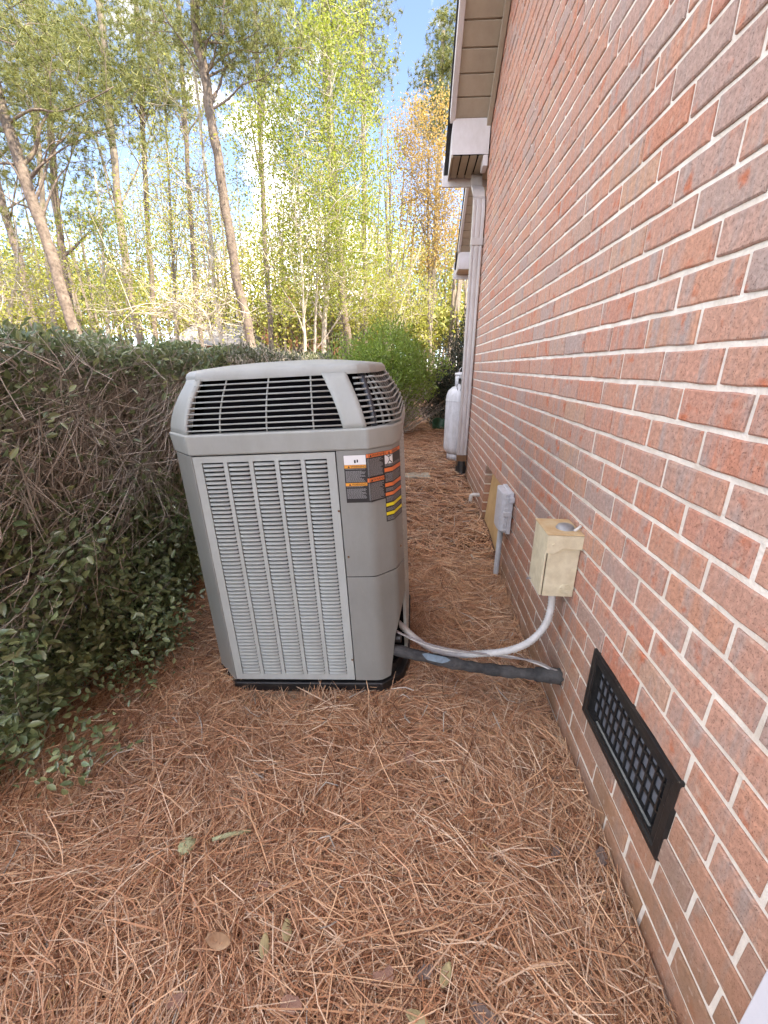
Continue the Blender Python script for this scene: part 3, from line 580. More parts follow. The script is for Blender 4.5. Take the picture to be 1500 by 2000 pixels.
# top band
def ringband(z0, z1, o0, o1, o2=None):
    s = MB(); P = [offset(OUT, o0), offset(OUT, o1)]; n_ = 9
    Pi = offset(OUT, .02)
    s.add([(x, y, z0) for x, y in P[0]]+[(x, y, z1) for x, y in P[1]]+[(x, y, z1) for x, y in Pi]+[(x, y, z0) for x, y in Pi],
          [(i, (i+1) % 9, 9+(i+1) % 9, 9+i) for i in range(9)]+[(9+i, 9+(i+1) % 9, 18+(i+1) % 9, 18+i) for i in range(9)]+[(27+i, 27+(i+1) % 9, (i+1) % 9, i) for i in range(9)])
    return s
ringband(.956, 1.030, -.006, -.015).build('top_band', M['aclid'], ac, bevel=.008, seg=3)
ZT0, ZT1 = 1.028, 1.205
def ins(z): t = max(0, min(1, (z-ZT0)/(ZT1-ZT0))); return -.006+.080*t**1.7
def crown(name, sa, sb, sa1, sb1, m_=None, parent=None, nz=9, nsub=6, bow=.0):
    s = MB(); V = []
    for j in range(nz+1):
        t = j/nz; z = ZT0+(ZT1+.006-ZT0)*t; k = t+bow*math.sin(PI*t)
        a, b = sa+(sa1-sa)*k, sb+(sb1-sb)*k
        ss = sorted(set([a+(b-a)*i/nsub for i in range(nsub+1)])); V.append([(*per(q, ins(z)), z) for q in ss])
    nn = len(V[0]); s.add([p for r_ in V for p in r_], [(j*nn+i, j*nn+i+1, (j+1)*nn+i+1, (j+1)*nn+i) for j in range(nz) for i in range(nn-1)])
    o = s.build(name, m_ or M['aclid'], parent or ac, smooth=True); so = o.modifiers.new('th', 'SOLIDIFY'); so.thickness = .012; so.offset = -1
    return o
crown('crown_post', .80, 2.0, .86, 2.035, nsub=12, bow=-.12)          # front-left
crown('crown_post', 2.875, 3.0, 2.78, 2.93, nsub=5, bow=-.12)         # front-right
crown('crown_post', 5.90, 7.05, 5.85, 7.1, nsub=10)
crown('crown_post', 7.9, 9.1, 7.85, 9.12, nsub=10)
lidm = MB(); nl = 40
lev = [(ZT1-.004, ins(ZT1)-.001), (ZT1+.010, .072), (ZT1+.022, .078), (ZT1+.030, .088)]
svals = [e+f for e in range(9) for f in (0.0, .06, .2, .4, .6, .8, .94)]
rings_ = [[(*per(s_, i_), z) for s_ in svals] for z, i_ in lev]; nn = len(svals)
for t_, z_ in ((.06, .0335), (.16, .038), (.35, .045), (.6, .051), (.85, .0535), (.97, .054)): rings_.append([(x+(.30-x)*t_, y+(.40-y)*t_, ZT1+z_) for x, y, z in rings_[len(lev)-1]])
lev = rings_
lidm.add([p for r_ in rings_ for p in r_], [(j*nn+i, j*nn+(i+1) % nn, (j+1)*nn+(i+1) % nn, (j+1)*nn+i) for j in range(len(rings_)-1) for i in range(nn)]+[tuple((len(rings_)-1)*nn+i for i in range(nn))])
lid = lidm.build('lid', M['aclid'], ac, smooth=True)
# grille slats and uprights
zs_ = [ZT0+.0135+.0182*i for i in range(9)]
for z in zs_:
    MB().tube([(*per(2+f*.88, ins(z)+.004), z) for f in (-.01, .25, .5, .75, 1.0)], .0029, 6).build('grille_slat', M['aclid'], ac, smooth=True)
for f in (.19, .455, .715):
    MB().tube([(*per(2+f, ins(z)+.008), z) for z in np.linspace(ZT0-.002, ZT1+.004, 8)], .0027, 6).build('grille_upright', M['aclid'], ac, smooth=True)
for z in zs_:
    pth = [(*per(2.97+.03*0, ins(z)+.014), z)]+[(*per(3+f, ins(z)+.016), z) for f in (.02, .35, .66)]+[(*per(3+f, ins(z)-.004), z+.002) for f in (.84, .97)]+[(*per(4+f, ins(z)-.006), z) for f in (.08, .5, .95)]+[(*per(5+f, ins(z)-.004), z) for f in (.05, .3, .6, .92)]
    MB().tube(pth, .0036, 6).build('side_grille_slat', M['aclid'], ac, smooth=True)
for q in (3.45, 3.9, 4.5, 5.04, 5.2, 5.4, 5.6, 5.8):
    MB().tube([(*per(q, ins(z)+.022), z) for z in np.linspace(ZT0, ZT1, 6)], .004 if q > 3.5 else .011, 6).build('side_grille_upright', M['acwarm'] if q > 3.5 else M['fan'], ac, smooth=True)
for z in zs_:
    MB().tube([(*per(f, ins(z)-.004), z) for f in (.04, .3, .55, .84)], .0036, 6).build('side_grille_slat', M['aclid'], ac, smooth=True)
fs_ = MB(); fs_.prism(offset(OUT, .05), .99, 1.212); pt = offset(OUT, .112); fs_.v[9:18] = [(x, y, 1.212) for x, y in pt]; fs_.build('crown_dark_fill', M['void'], ac)  # solid black filler, paints the inside of the crown as deep shade
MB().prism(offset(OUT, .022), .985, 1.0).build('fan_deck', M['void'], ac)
# warning labels on the service corner, following the facets
SEGS = [((.511, 0), (.62, 0)), ((.62, 0), (.695, .063)), ((.695, .063), (.722, .15))]
def surf(d, z, off):                     # d = distance from x=.511 along the faceted corner
    for i, (a, b) in enumerate(SEGS):
        a, b = Vector(a), Vector(b); l_ = (b-a).length
        if d <= l_ or i == 2:
            e = (b-a)/l_; nr = Vector((e.y, -e.x)); p = a+e*d+nr*off; return (p.x, p.y, z)
        d -= l_
def patch(s, d0, d1, z0, z1, off):
    cuts = [d0]+[c for c in (.109, .207) if d0 < c < d1]+[d1]
    ex = []
    for i in range(len(cuts)-1):
        a, b = cuts[i]+(1e-5 if i else 0), cuts[i+1]-(1e-5 if i < len(cuts)-2 else 0)
        n_ = len(s.v); s.v += [surf(a, z0, off), surf(b, z0, off), surf(b, z1, off), surf(a, z1, off)]; s.f.append((n_, n_+1, n_+2, n_+3))
def text_mesh(body, size, d, z, off, parent, m_, ang=0):
    cu = bpy.data.curves.new('t', 'FONT'); cu.body = body; cu.size = size; cu.extrude = 0
    ob = bpy.data.objects.new('t', cu); COL.objects.link(ob); dg = bpy.context.evaluated_depsgraph_get()
    me = bpy.data.meshes.new_from_object(ob.evaluated_get(dg)); bpy.data.objects.remove(ob, do_unlink=True); me.materials.clear()
    for v in me.vertices: v.co = surf(d+v.co.x, z+v.co.y, off)
    return link('label_lettering', me, m_, parent)
def label(cols, name):
    root = None; sh = MB()
    for (d0, d1, z0, z1, items) in cols: patch(sh, d0, d1, z0, z1, .0062-.006+.0015)
    root = sh.build(name, M['label_black'], ac)
    tx = MB(); r_ = random.Random(3)
    for (d0, d1, z0, z1, items) in cols:
        for it in items:
            if it[0] in ('orange', 'amber', 'yellow', 'white'):
                s = MB(); patch(s, d0+.001, d1-.001, it[1], it[2], .0022); s.build('label_'+{'white': 'pictogram_box'}.get(it[0], it[0]+'_band'), M['label_'+it[0]], root)
                if it[0] in ('orange', 'amber') and len(it) > 3:
                    text_mesh('\u25b2 WARNING' if False else 'WARNING', (it[2]-it[1])*.95, d0+(d1-d0)*.30, it[1]+(it[2]-it[1])*.17, .0028, root, M['label_black'])
                    s = MB(); h = (it[2]-it[1])*.7; x = d0+(d1-d0)*.16; n0 = len(s.v); s.v += [surf(x, it[1]+h*.2, .0028), surf(x+h, it[1]+h*.2, .0028), surf(x+h/2, it[1]+h*1.15, .0028)]; s.f.append((0, 1, 2)); s.build('alert_triangle', M['label_black'], root)
            elif it[0] == 'text':
                z = it[2]
                while z > it[1]+.002:
                    d = d0+.004; e = d1-.004-(r_.random()**2)*.018
                    while d < e-.002:
                        w_ = r_.uniform(.003, .008); patch(tx, d, min(d+w_, e), z-.0014, z, .0022); d += w_+.0012
                    z -= .0031
    tx.build('label_text', M['label_text'], root)
    return root
zt, z2 = .940, .770
label([(.024, .1015, z2, zt, [('white', zt-.034, zt-.001), ('amber', zt-.046, zt-.0345, 1), ('text', zt-.052, zt-.0485), ('text', zt-.096, zt-.056), ('amber', zt-.109, zt-.098, 1), ('text', zt-.115, zt-.111), ('text', z2+.012, zt-.119)]),
       (.1015, .172, z2, zt+.002, [('orange', zt-.012, zt+.001, 1), ('text', zt-.078, zt-.017), ('orange', zt-.098, zt-.084, 1), ('text', z2+.004, zt-.103)]),
       (.172, .292, .680, zt+.002, [('orange', zt-.012, zt+.001, 1), ('text', zt-.056, zt-.046), ('orange', zt-.074, zt-.060), ('text', zt-.112, zt-.080), ('orange', zt-.128, zt-.115), ('text', zt-.146, zt-.134), ('orange', zt-.162, zt-.150), ('text', zt-.186, zt-.167), ('yellow', zt-.202, zt-.190), ('text', zt-.220, zt-.208), ('yellow', zt-.236, zt-.224), ('text', .683, zt-.241)])], 'warning_label')
wl_ = [o for o in ac.children if o.name.startswith('warning_label')][0]
s = MB(); patch(s, .176, .212, zt-.045, zt-.014, .0026); s.build('label_pictogram_box', M['label_white'], wl_)
fig = MB()
for (a, b) in (((.183, .037), (.194, .030)), ((.194, .030), (.206, .036)), ((.194, .030), (.196, .018)), ((.196, .018), (.186, .005)), ((.196, .018), (.206, .008)), ((.194, .030), (.198, .040))):
    p, q = np.array(a), np.array(b); e = (q-p)/np.linalg.norm(q-p); nn_ = np.array([-e[1], e[0]])*.0014; n0 = len(fig.v)
    fig.v += [surf(c[0], zt-.045+c[1]-.006, .0032) for c in (p+nn_, p-nn_, q-nn_, q+nn_)]; fig.f.append((n0, n0+1, n0+2, n0+3))
fig.build('label_pictogram', M['label_black'], wl_)
fg2 = MB(); patch(fg2, .060, .066, zt-.028, zt-.017, .0028); patch(fg2, .069, .074, zt-.026, zt-.016, .0028); fg2.build('label_pictogram', M['label_black'], wl_)
# concrete pad under the unit
pad = MB(); pad.box((-.16, -.05, -.14), (.748, .88, -.060)); pd = pad.build('concrete_pad', M['concrete'], None, bevel=.012)
pd.matrix_world = Matrix.Translation((-1.299, 1.40, .064)) @ Matrix.Rotation(LEAN, 4, 'Y'); tag(pd, 'half buried concrete pad beneath the leaning air conditioner', 'concrete pad')

# ------------------------------------------------------------------ pine straw
def needles(cx, cy, cz, th, ln, wd, tilt, curve, name, zadd=None):
    n_ = len(cx); t = np.array([-.5, -.17, .17, .5]); 
    P = np.zeros((n_, 4, 3)); c, s_ = np.cos(th), np.sin(th)
    for k in range(4):
        d = t[k]*ln; bend = curve*ln*(t[k]**2-.1)*4*.25
        P[:, k, 0] = cx+c*d-s_*bend; P[:, k, 1] = cy+s_*d+c*bend; P[:, k, 2] = cz+tilt*d-.30*ln*(t[k]**2)*.25
    P[:, :, 0] = np.where(P[:, :, 0] > -.004, -.004-.15*np.abs(P[:, :, 0]+.004).clip(0, .02), P[:, :, 0])
    fl = rng.uniform(-.9, .9, n_); wx, wy, wz = -s_*np.cos(fl), c*np.cos(fl), np.sin(fl)
    Wv = np.stack([wx, wy, wz], -1)[:, None, :]*(wd[:, None]*np.array([.7, 1, 1, .45])[None, :])[:, :, None]*.5
    V = np.concatenate([P-Wv, P+Wv], 1).reshape(-1, 3); b = (np.arange(n_)*8)[:, None, None]
    F_ = (np.array([[0, 1, 5, 4], [1, 2, 6, 5], [2, 3, 7, 6]])[None]+b).reshape(-1, 4)
    return V, F_
def straw(nb, per_b, yr, xr, wsc, pw_, zspread, lsc=1.0):
    u = rng.random(nb); y = (yr[0]**pw_+u*(yr[1]**pw_-yr[0]**pw_))**(1/pw_); x = xr[0]+(xr[1]-xr[0])*rng.random(nb)
    x = np.repeat(x, per_b)+rng.normal(0, .022, nb*per_b); y = np.repeat(y, per_b)+rng.normal(0, .022, nb*per_b)
    th0 = 3.2*wob(x[::per_b], y[::per_b], 2.2, 3.0)+rng.normal(0, .8, nb)
    th = np.repeat(th0, per_b)+rng.normal(0, .22, nb*per_b)
    lx = (x+1.299); thin = (np.exp(-((x+1.16)/.13)**2-((y-1.36)/.05)**2)); keep = (x < .01) & (np.repeat(rng.random(nb), per_b) > 1.1*thin) & ~((lx > -.06) & (lx < .68) & (y > 1.45) & (y < 2.15))
    lev = rng.random(len(x))**.8
    x, y, th, lev = x[keep], y[keep], th[keep], lev[keep]; m_ = len(x)
    ln = rng.uniform(.10, .26, m_)*lsc; z = gz(x, y)+straw_h(x, y)+zspread*(lev-.45)*(1-.7*np.exp(-((x+.95)/.45)**2-((y-1.42)/.16)**2))
    return needles(x, y, z, th, ln, rng.uniform(.0014, .0032, m_)*wsc, rng.normal(0, .17, m_), rng.normal(0, .42, m_), 'n')
parts = [straw(14500, 7, (.22, 2.6), (-2.0, .0), .92, 1.0, .062), straw(1500, 6, (.05, .95), (-2.9, -1.7), 1.3, 1.0, .05), straw(5200, 7, (2.3, 8.8), (-2.0, .0), 1.8, .9, .06, 1.15), straw(2600, 2, (.25, 3.5), (-1.9, -.02), 1.25, 1.0, .09, 1.25)]
off = 0; VV, FF = [], []
for V, F_ in parts: VV.append(V); FF.append(F_+off); off += len(V)
st_ = link('pine_straw', mesh_np('pine_straw', np.concatenate(VV), np.concatenate(FF)), M['straw']); tag(st_, 'thick reddish brown pine straw mulch over the ground', 'pine straw', kind='stuff')

# shed pine catkins and broken twiglets among the needles
def crumbs(n_, l0, l1, r0, name, m_, label_, cat):
    y = rng.uniform(.3, 4.2, n_); x = rng.uniform(-1.75, -.03, n_); k = ~((x > -1.32) & (x < -.58) & (y > 1.40) & (y < 2.2)); x, y = x[k], y[k]; n_ = len(x)
    A = np.stack([x, y, gz(x, y)+straw_h(x, y)+rng.uniform(.012, .034, n_)], -1); th = rng.uniform(0, 2*PI, n_); ln = rng.uniform(l0, l1, n_); B = A+np.stack([np.cos(th)*ln, np.sin(th)*ln, rng.normal(0, .2, n_)*ln], -1)
    B[:, 0] = np.minimum(B[:, 0], -.006); V, F_ = twigs(A, B, rng.uniform(.7, 1.2, n_)*r0, r0*.6, .22); tag(link(name, mesh_np(name, V, F_), m_), label_, cat, kind='stuff')
# ------------------------------------------------------------------ leaf and twig batches
def unit(v): return v/np.maximum(np.linalg.norm(v, axis=-1, keepdims=True), 1e-9)
def leaves(C, size, aspect=.5, out=None, fold=.25, six=True):
    n_ = len(C); a = unit(rng.normal(size=(n_, 3))) if out is None else unit(out+rng.normal(0, .75, (n_, 3)))
    b = unit(np.cross(rng.normal(0, .75, (n_, 3))+np.array([.35, -.25, .9]), a)); nn_ = np.cross(a, b); L_ = np.asarray(size).reshape(-1, 1)*np.ones((n_, 1)); Wd = L_*aspect
    up = nn_*(Wd*fold)
    if six:
        V = np.stack([C, C+a*L_*.33+b*Wd*.46+up, C+a*L_*.70+b*Wd*.40+up, C+a*L_, C+a*L_*.70-b*Wd*.40+up, C+a*L_*.33-b*Wd*.46+up], 1).reshape(-1, 3)
        F_ = (np.array([[0, 1, 2, 3], [0, 3, 4, 5]])[None]+(np.arange(n_)*6)[:, None, None]).reshape(-1, 4)
    else:
        V = np.stack([C, C+a*L_*.5+b*Wd*.5, C+a*L_, C+a*L_*.5-b*Wd*.5], 1).reshape(-1, 3); F_ = (np.arange(n_)*4)[:, None]+np.arange(4)[None]
    return V, F_
def twigs(A, B, r0, r1, bend=.12):
    n_ = len(A); A, B = np.asarray(A), np.asarray(B); D = B-A; ln = np.linalg.norm(D, axis=1, keepdims=True); t_ = unit(D)
    a = unit(np.cross(t_, rng.normal(size=(n_, 3)))); b = np.cross(t_, a); off_ = a*ln*rng.normal(0, bend, (n_, 1))
    r0, r1 = np.broadcast_to(r0, (n_,))[:, None], np.broadcast_to(r1, (n_,))[:, None]; V = []
    for p, r_ in ((A, r0), (A+D*.38+off_, r0*.7+r1*.3), (A+D*.72+off_*.6, r0*.4+r1*.6), (B, r1)):
        for k in range(3): V.append(p+(a*math.cos(2*PI*k/3)+b*math.sin(2*PI*k/3))*r_)
    V = np.stack(V, 1).reshape(-1, 3); f = np.array([[i*3+k, i*3+(k+1) % 3, (i+1)*3+(k+1) % 3, (i+1)*3+k] for i in range(3) for k in range(3)])
    return V, (f[None]+(np.arange(n_)*12)[:, None, None]).reshape(-1, 4)
def join(lst):
    V, F_, o_ = [], [], 0
    for v, f in lst: V.append(v); F_.append(f+o_); o_ += len(v)
    return np.concatenate(V), np.concatenate(F_)

M['catkin'] = mat('catkin', (.62, .42, .20), .9, var=(.48, .28, .12), vscale=60)
crumbs(1500, .008, .022, .0024, 'catkin_litter', M['catkin'], 'tan shed pine catkins scattered through the straw', 'catkins')
crumbs(260, .04, .14, .0030, 'twig_litter', M['twig_pale'], 'thin broken twigs scattered through the straw', 'twigs')
# ------------------------------------------------------------------ clipped hedge along the left
hedge = empty('clipped_hedge', (-2.4, 3.5, 0)); tag(hedge, 'long clipped evergreen hedge with bare twiggy patches left of the air conditioner', 'hedge')
def hchild(name, vf, m_, stuff=True):
    V, F_ = vf; o = link(name, mesh_np(name, V-np.array([-2.4, 3.5, 0]), F_), m_, hedge)
    if stuff: o['kind'] = 'stuff'
    return o
def face_x(y, z):                         # the hedge face towards the house
    return -1.90+.16*np.exp(-((z-.42)/.38)**2)*(1-.5*np.clip((y-2)/2, 0, 1))+.07*wob(y, z, 2.6)+.05*wob(y, z*1.4, 6.1, 2)-.10*np.clip((z-1.15)/.3, 0, 1)-.16*np.clip((.16-z)/.16, 0, 1)
def top_z(x, y): return 1.385+.012*np.clip(y, 0, 7)+.045*wob(x, y, 2.3, 1)+.035*wob(x, y, 7.7, 4)
HY0, HY1 = .92, 7.2
def bare(y, z): return np.clip(1.35-((y-1.75)/.95)**2-((z-1.04)/.27)**2+.35*wob(y, z, 5.0), 0, 1)
def hedge_leaves(n_, y0, y1, size, pw_):
    u = rng.random(n_); y = (y0**pw_+u*(y1**pw_-y0**pw_))**(1/pw_); z = rng.uniform(.06, 1.43, n_)
    dep = np.abs(rng.normal(0, .10, n_)); x = face_x(y, z)-dep+rng.normal(0, .018, n_)
    dens = .55+.45*wob(y*1.3, z*1.6, 4.5, 5); keep = (rng.random(n_) > .80*bare(y, z)) & (rng.random(n_) < .35+.8*dens) & (z < top_z(x, y)+.02)
    C = np.stack([x, y, z], -1)[keep]; return leaves(C, rng.uniform(.6, 1.15, len(C))*size, .48, np.tile([.75, -.25, .35], (len(C), 1)))
def hedge_top(n_, y0, y1, size, pw_):
    u = rng.random(n_); y = (y0**pw_+u*(y1**pw_-y0**pw_))**(1/pw_); x = rng.uniform(-3.2, -1.93, n_); z = top_z(x, y)-np.abs(rng.normal(0, .05, n_))+.015
    keep = rng.random(n_) < .45+.5*wob(x, y, 3.0, 2); C = np.stack([x, y, z], -1)[keep]
    return leaves(C, rng.uniform(.6, 1.15, len(C))*size, .48, np.tile([.2, -.1, .9], (len(C), 1)))
def hedge_end(n_):
    x = rng.uniform(-3.1, -1.8, n_); z = rng.uniform(.03, 1.40, n_); y = HY0-.02+.05*wob(x, z, 4)+np.abs(rng.normal(0, .09, n_))-.25*np.exp(-((z-.25)/.2)**2)*(x < -1.85)
    C = np.stack([x, y, z], -1); return leaves(C, rng.uniform(.6, 1.1, n_)*.034, .48, np.tile([.25, -.8, .35], (n_, 1)))
def low_sprays(n_):
    k = rng.integers(0, 16, n_); sx = rng.uniform(-1.86, -1.62, 16); sy = rng.uniform(.86, 2.0, 16); sz = rng.uniform(.05, .45, 16)
    C = np.stack([sx[k]+rng.normal(0, .06, n_), sy[k]+rng.normal(0, .07, n_), np.maximum(sz[k]+rng.normal(0, .06, n_), .03)], -1); return leaves(C, rng.uniform(.6, 1.1, n_)*.034, .5, np.tile([.5, -.3, .5], (n_, 1)))
hchild('foliage', join([hedge_leaves(34000, HY0, 3.2, .042, 1.0), hedge_end(12000), hedge_top(9000, .9, 3.2, .036, 1.0), low_sprays(2600)]), M['hedge_leaf'])
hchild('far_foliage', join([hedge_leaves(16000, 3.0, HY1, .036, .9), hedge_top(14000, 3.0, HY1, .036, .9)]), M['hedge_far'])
def hedge_twigs(n_, y0, y1, inner):
    y = rng.uniform(y0, y1, n_); z = rng.uniform(.1, 1.36, n_); x = face_x(y, z)-np.abs(rng.normal(0, .07, n_))
    B = np.stack([x, y, z], -1)+rng.normal(0, .03, (n_, 3)); A = B-np.stack([rng.uniform(.08, .30, n_), rng.normal(0, .16, n_), rng.uniform(.02, .34, n_)], -1); A[:, 2] = A[:, 2].clip(.02)
    return twigs(A, B, rng.uniform(.0022, .0042, n_), .0010)
def bare_twigs(n_):
    y = rng.normal(1.80, .50, n_); y = np.where((y < HY0+.08) | (y > 3.4), rng.uniform(HY0+.08, 2.8, n_), y); z = rng.normal(1.03, .20, n_).clip(.55, 1.40); x = face_x(y, z)-np.abs(rng.normal(0, .09, n_))
    B = np.stack([x, y, z], -1); A = B-np.stack([rng.uniform(-.03, .20, n_), rng.normal(0, .17, n_), rng.uniform(.05, .30, n_)], -1); B = B+np.array([.03, 0, 0]); return twigs(A, B, rng.uniform(.0016, .0040, n_), .0012, .19)
def inner_stems(n_):
    A = np.stack([rng.uniform(-2.7, -2.05, n_), rng.uniform(HY0+.1, HY1, n_), np.full(n_, -.02)], -1); B = A+np.stack([rng.uniform(-.25, .35, n_), rng.normal(0, .3, n_), rng.uniform(.6, 1.3, n_)], -1); return twigs(A, B, rng.uniform(.006, .013, n_), .003, .1)
def top_twigs(n_):
    y = rng.uniform(HY0, HY1, n_); x = rng.uniform(-3.1, -1.95, n_); B = np.stack([x, y, top_z(x, y)+rng.normal(.012, .035, n_)], -1); A = B-np.stack([rng.normal(0, .09, n_), rng.normal(0, .09, n_), rng.uniform(.1, .3, n_)], -1); return twigs(A, B, .0028, .0011)
hchild('inner_branches', join([hedge_twigs(5500, HY0, HY1, 0), inner_stems(500)]), M['twig'])
hchild('bare_twigs', join([bare_twigs(6500), top_twigs(3000)]), M['twig_pale'])
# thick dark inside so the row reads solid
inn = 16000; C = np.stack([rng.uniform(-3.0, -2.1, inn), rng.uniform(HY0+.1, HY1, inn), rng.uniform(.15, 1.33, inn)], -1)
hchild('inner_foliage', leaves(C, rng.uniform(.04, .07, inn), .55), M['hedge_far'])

# ------------------------------------------------------------------ shrubs
def shrub(name, label_, cat, c, rx, ry, h, nleaf, size, lm, ntw, tmat, bottom=.15, asp=.45, shell=.5):
    root = empty(name, c); tag(root, label_, cat); c = np.array(c)
    d = unit(rng.normal(size=(nleaf, 3))); rad = rng.random(nleaf)**shell
    lump = 1+.13*np.sin(d[:, 0]*5+1)+.11*np.sin(d[:, 1]*6+d[:, 2]*4)+.08*np.sin(d[:, 2]*9+d[:, 0]*7)
    C = d*(rad*lump)[:, None]*np.array([rx, ry, h*.5]); C[:, 2] += h*.5+bottom*.3; ok = C[:, 2] > .06; C = C[ok]; d = d[ok]
    V, F_ = leaves(C, rng.uniform(.6, 1.2, len(C))*size, asp, d*.6+np.array([0, 0, .4])); o = link('foliage', mesh_np('foliage', V, F_), lm, root); o['kind'] = 'stuff'
    d = unit(rng.normal(size=(ntw, 3))); d[:, 2] = np.abs(d[:, 2]); B = d*np.array([rx, ry, h*.62])*rng.uniform(.55, 1.03, (ntw, 1)); B[:, 2] += h*.30
    A = B*np.array([.16, .16, 0])+rng.normal(0, .04, (ntw, 3))*np.array([1, 1, 0]); V, F_ = twigs(A, B, rng.uniform(.004, .010, ntw), .0015, .10); link('stems', mesh_np('stems', V, F_), tmat, root)['kind'] = 'stuff'
    return root
shrub('leafy_shrub', 'loose bright green shrub with bare lower stems behind the air conditioner', 'shrub', (-1.08, 6.95, .27), 1.0, .80, 1.40, 20000, .050, M['shrub_leaf'], 420, M['twig_pale'], .9, .42)
shrub('dark_shrub', 'low dark green shrub between the bright shrub and the tank', 'shrub', (-.16, 7.95, .28), .45, .4, 1.05, 6000, .045, M['evergreen'], 90, M['twig'], .2)
shrub('evergreen_bush', 'tall dense dark evergreen bush beside the downspout', 'shrub', (.40, 8.9, .3), .62, .55, 2.05, 13000, .045, M['evergreen'], 120, M['twig'], .0)

# ------------------------------------------------------------------ propane tank, slab, pot
tk = empty('propane_tank', (-.035, 5.17, .25)); tag(tk, 'tall white propane cylinder with collar standing beyond the downspout', 'propane tank')
MB().lathe([(0, .055), (.10, .06), (.155, .085), (.185, .13), (.19, .17), (.19, .70), (.186, .76), (.165, .815), (.12, .855), (.06, .872), (0, .875)], 40).build('cylinder', M['tank'], tk, smooth=True)
MB().lathe([(.14, .0), (.145, .0), (.145, .10), (.14, .10)], 32).build('foot_ring', M['tank'], tk, smooth=True)
MB().lathe([(.1915, .692), (.1935, .70), (.1935, .708), (.1915, .716)], 40).build('weld_seam', M['tank'], tk, smooth=True)
cl = MB(); 
for k in range(30):
    a0, a1 = k*2*PI/30, (k+1)*2*PI/30
    if k in (19, 20): segs_ = ((.84, .89), (.95, 1.0))
    else: segs_ = ((.84, 1.0),)
    for z0, z1 in segs_: cl.add([(.095*math.cos(a), .095*math.sin(a), z) for a, z in ((a0, z0), (a1, z0), (a1, z1), (a0, z1))], [(0, 1, 2, 3)])
co = cl.build('valve_collar', M['tank'], tk, smooth=True); so = co.modifiers.new('t', 'SOLIDIFY'); so.thickness = .004
MB().lathe([(.0, 1.022), (.06, 1.02), (.10, 1.01), (.103, 1.0), (.103, .985), (.10, .985)], 30).build('valve_cap', M['tank'], tk, smooth=True)
MB().tube(smooth_path([(-.06, -.02, 1.015), (-.045, -.02, 1.06), (0, -.02, 1.085), (.045, -.02, 1.06), (.06, -.02, 1.015)], 4), .004, 6).build('lifting_handle', M['tank'], tk, smooth=True)
MB().tube(smooth_path([(-.07, -.135, .82), (-.085, -.15, .875), (-.06, -.155, .90), (-.035, -.15, .87), (-.045, -.15, .82)], 4), .0045, 6).build('lifting_loop', M['zinc'], tk, smooth=True)
MB().tube([(0, 0, .85), (0, 0, .96)], .022, 10).build('valve', M['zinc'], tk)
sb = MB(); sb.box((-.42, -.10, -.03), (.26, .10, .028)); sbo = sb.build('stepping_slab', M['slab'], None, bevel=.01); sbo.location = (-.66, 4.46, .185); sbo.rotation_euler = (.02, -.02, .05); tag(sbo, 'pale mossy concrete slab lying in the straw behind the unit', 'slab')
gp_ = MB(); gp_.lathe([(0, 0), (.10, 0), (.13, .16), (.145, .165), (.145, .185), (.135, .185), (.12, .03), (0, .03)], 24); gpo = gp_.build('green_pot', M['greenpot'], None, smooth=True); gpo.location = (-.17, 7.55, .25); gpo.rotation_euler = (.5, .2, 0); tag(gpo, 'small green plastic pot tipped under the shrubs', 'pot')

# ------------------------------------------------------------------ litter on the straw
def ground_hit(px, py):
    d = FV+(px-750)/FPX*RV+(1000-py)/FPX*UV; z = .045
    for _ in range(4):
        p = CAM+d*((z-CAM[2])/d[2]); z = float(gz(p[0], p[1]))+float(straw_h(p[0], p[1]))+.034
    return p
def litter(name, px, py, L_, W_, m_, rz, label_, cat, grp, curl=.25, thick=0.0, tilt=.15, jag=0.0):
    p = ground_hit(px, py); s = MB(); n_ = 7; V = []
    for i in range(n_):
        t = i/(n_-1); w = W_*math.sin(PI*min(.06+.9*t, 1))**(.75 if not jag else .35)*(1+jag*random.uniform(-1, 1)); x = (t-.5)*L_; zc = curl*L_*((t-.5)**2)*2
        V += [(x+jag*L_*.12*random.uniform(-1, 1), -w/2, zc+curl*w*.6), (x, w*jag*random.uniform(-.3, .3), zc), (x+jag*L_*.12*random.uniform(-1, 1), w/2, zc+curl*w*.6)]
    s.add(V, [(i*3+j, (i+1)*3+j, (i+1)*3+j+1, i*3+j+1) for i in range(n_-1) for j in range(2)])
    o = s.build(name, m_, None, smooth=not jag); so = o.modifiers.new('t', 'SOLIDIFY'); so.thickness = max(thick, .0008)
    o.location = p; o.rotation_euler = (tilt, -tilt*.6, rz); return tag(o, label_, cat, grp)
litter('fallen_leaf', 430, 1842, .062, .030, M['dryleaf'], -.2, 'curled orange tan dry leaf, the larger of the fallen leaves on the straw', 'leaf', 'fallen leaves', .5)
for (x, y, a) in ((516, 1850, 1.8), (560, 1820, 1.9), (870, 1905, 1.1), (815, 1990, -.3)): litter('fallen_leaf', x, y, .045, .022, M['paleleaf'], a, 'pale yellowish dry leaf lying on the pine straw', 'leaf', 'pale fallen leaves', .3)
for (x, y, a) in ((750, 1593, .3), (893, 1508, 1.0), (640, 1320, .2)): litter('fallen_leaf', x, y, .050, .020, M['dryleaf'], a, 'small tan dry leaf lying on the pine straw', 'leaf', 'tan fallen leaves', .3)
for (x, y, a, l_) in ((345, 1955, .4, .036), (748, 1905, .2, .045), (570, 1962, -.1, .045), (800, 1480, 1.4, .05), (510, 1730, .3, .036)): litter('bark_chip', x, y, l_, l_*.5, M['barkchip'], a, 'pinkish flake of pine bark lying in the straw', 'bark chip', 'pink bark flakes', .08, .0035, jag=.45)
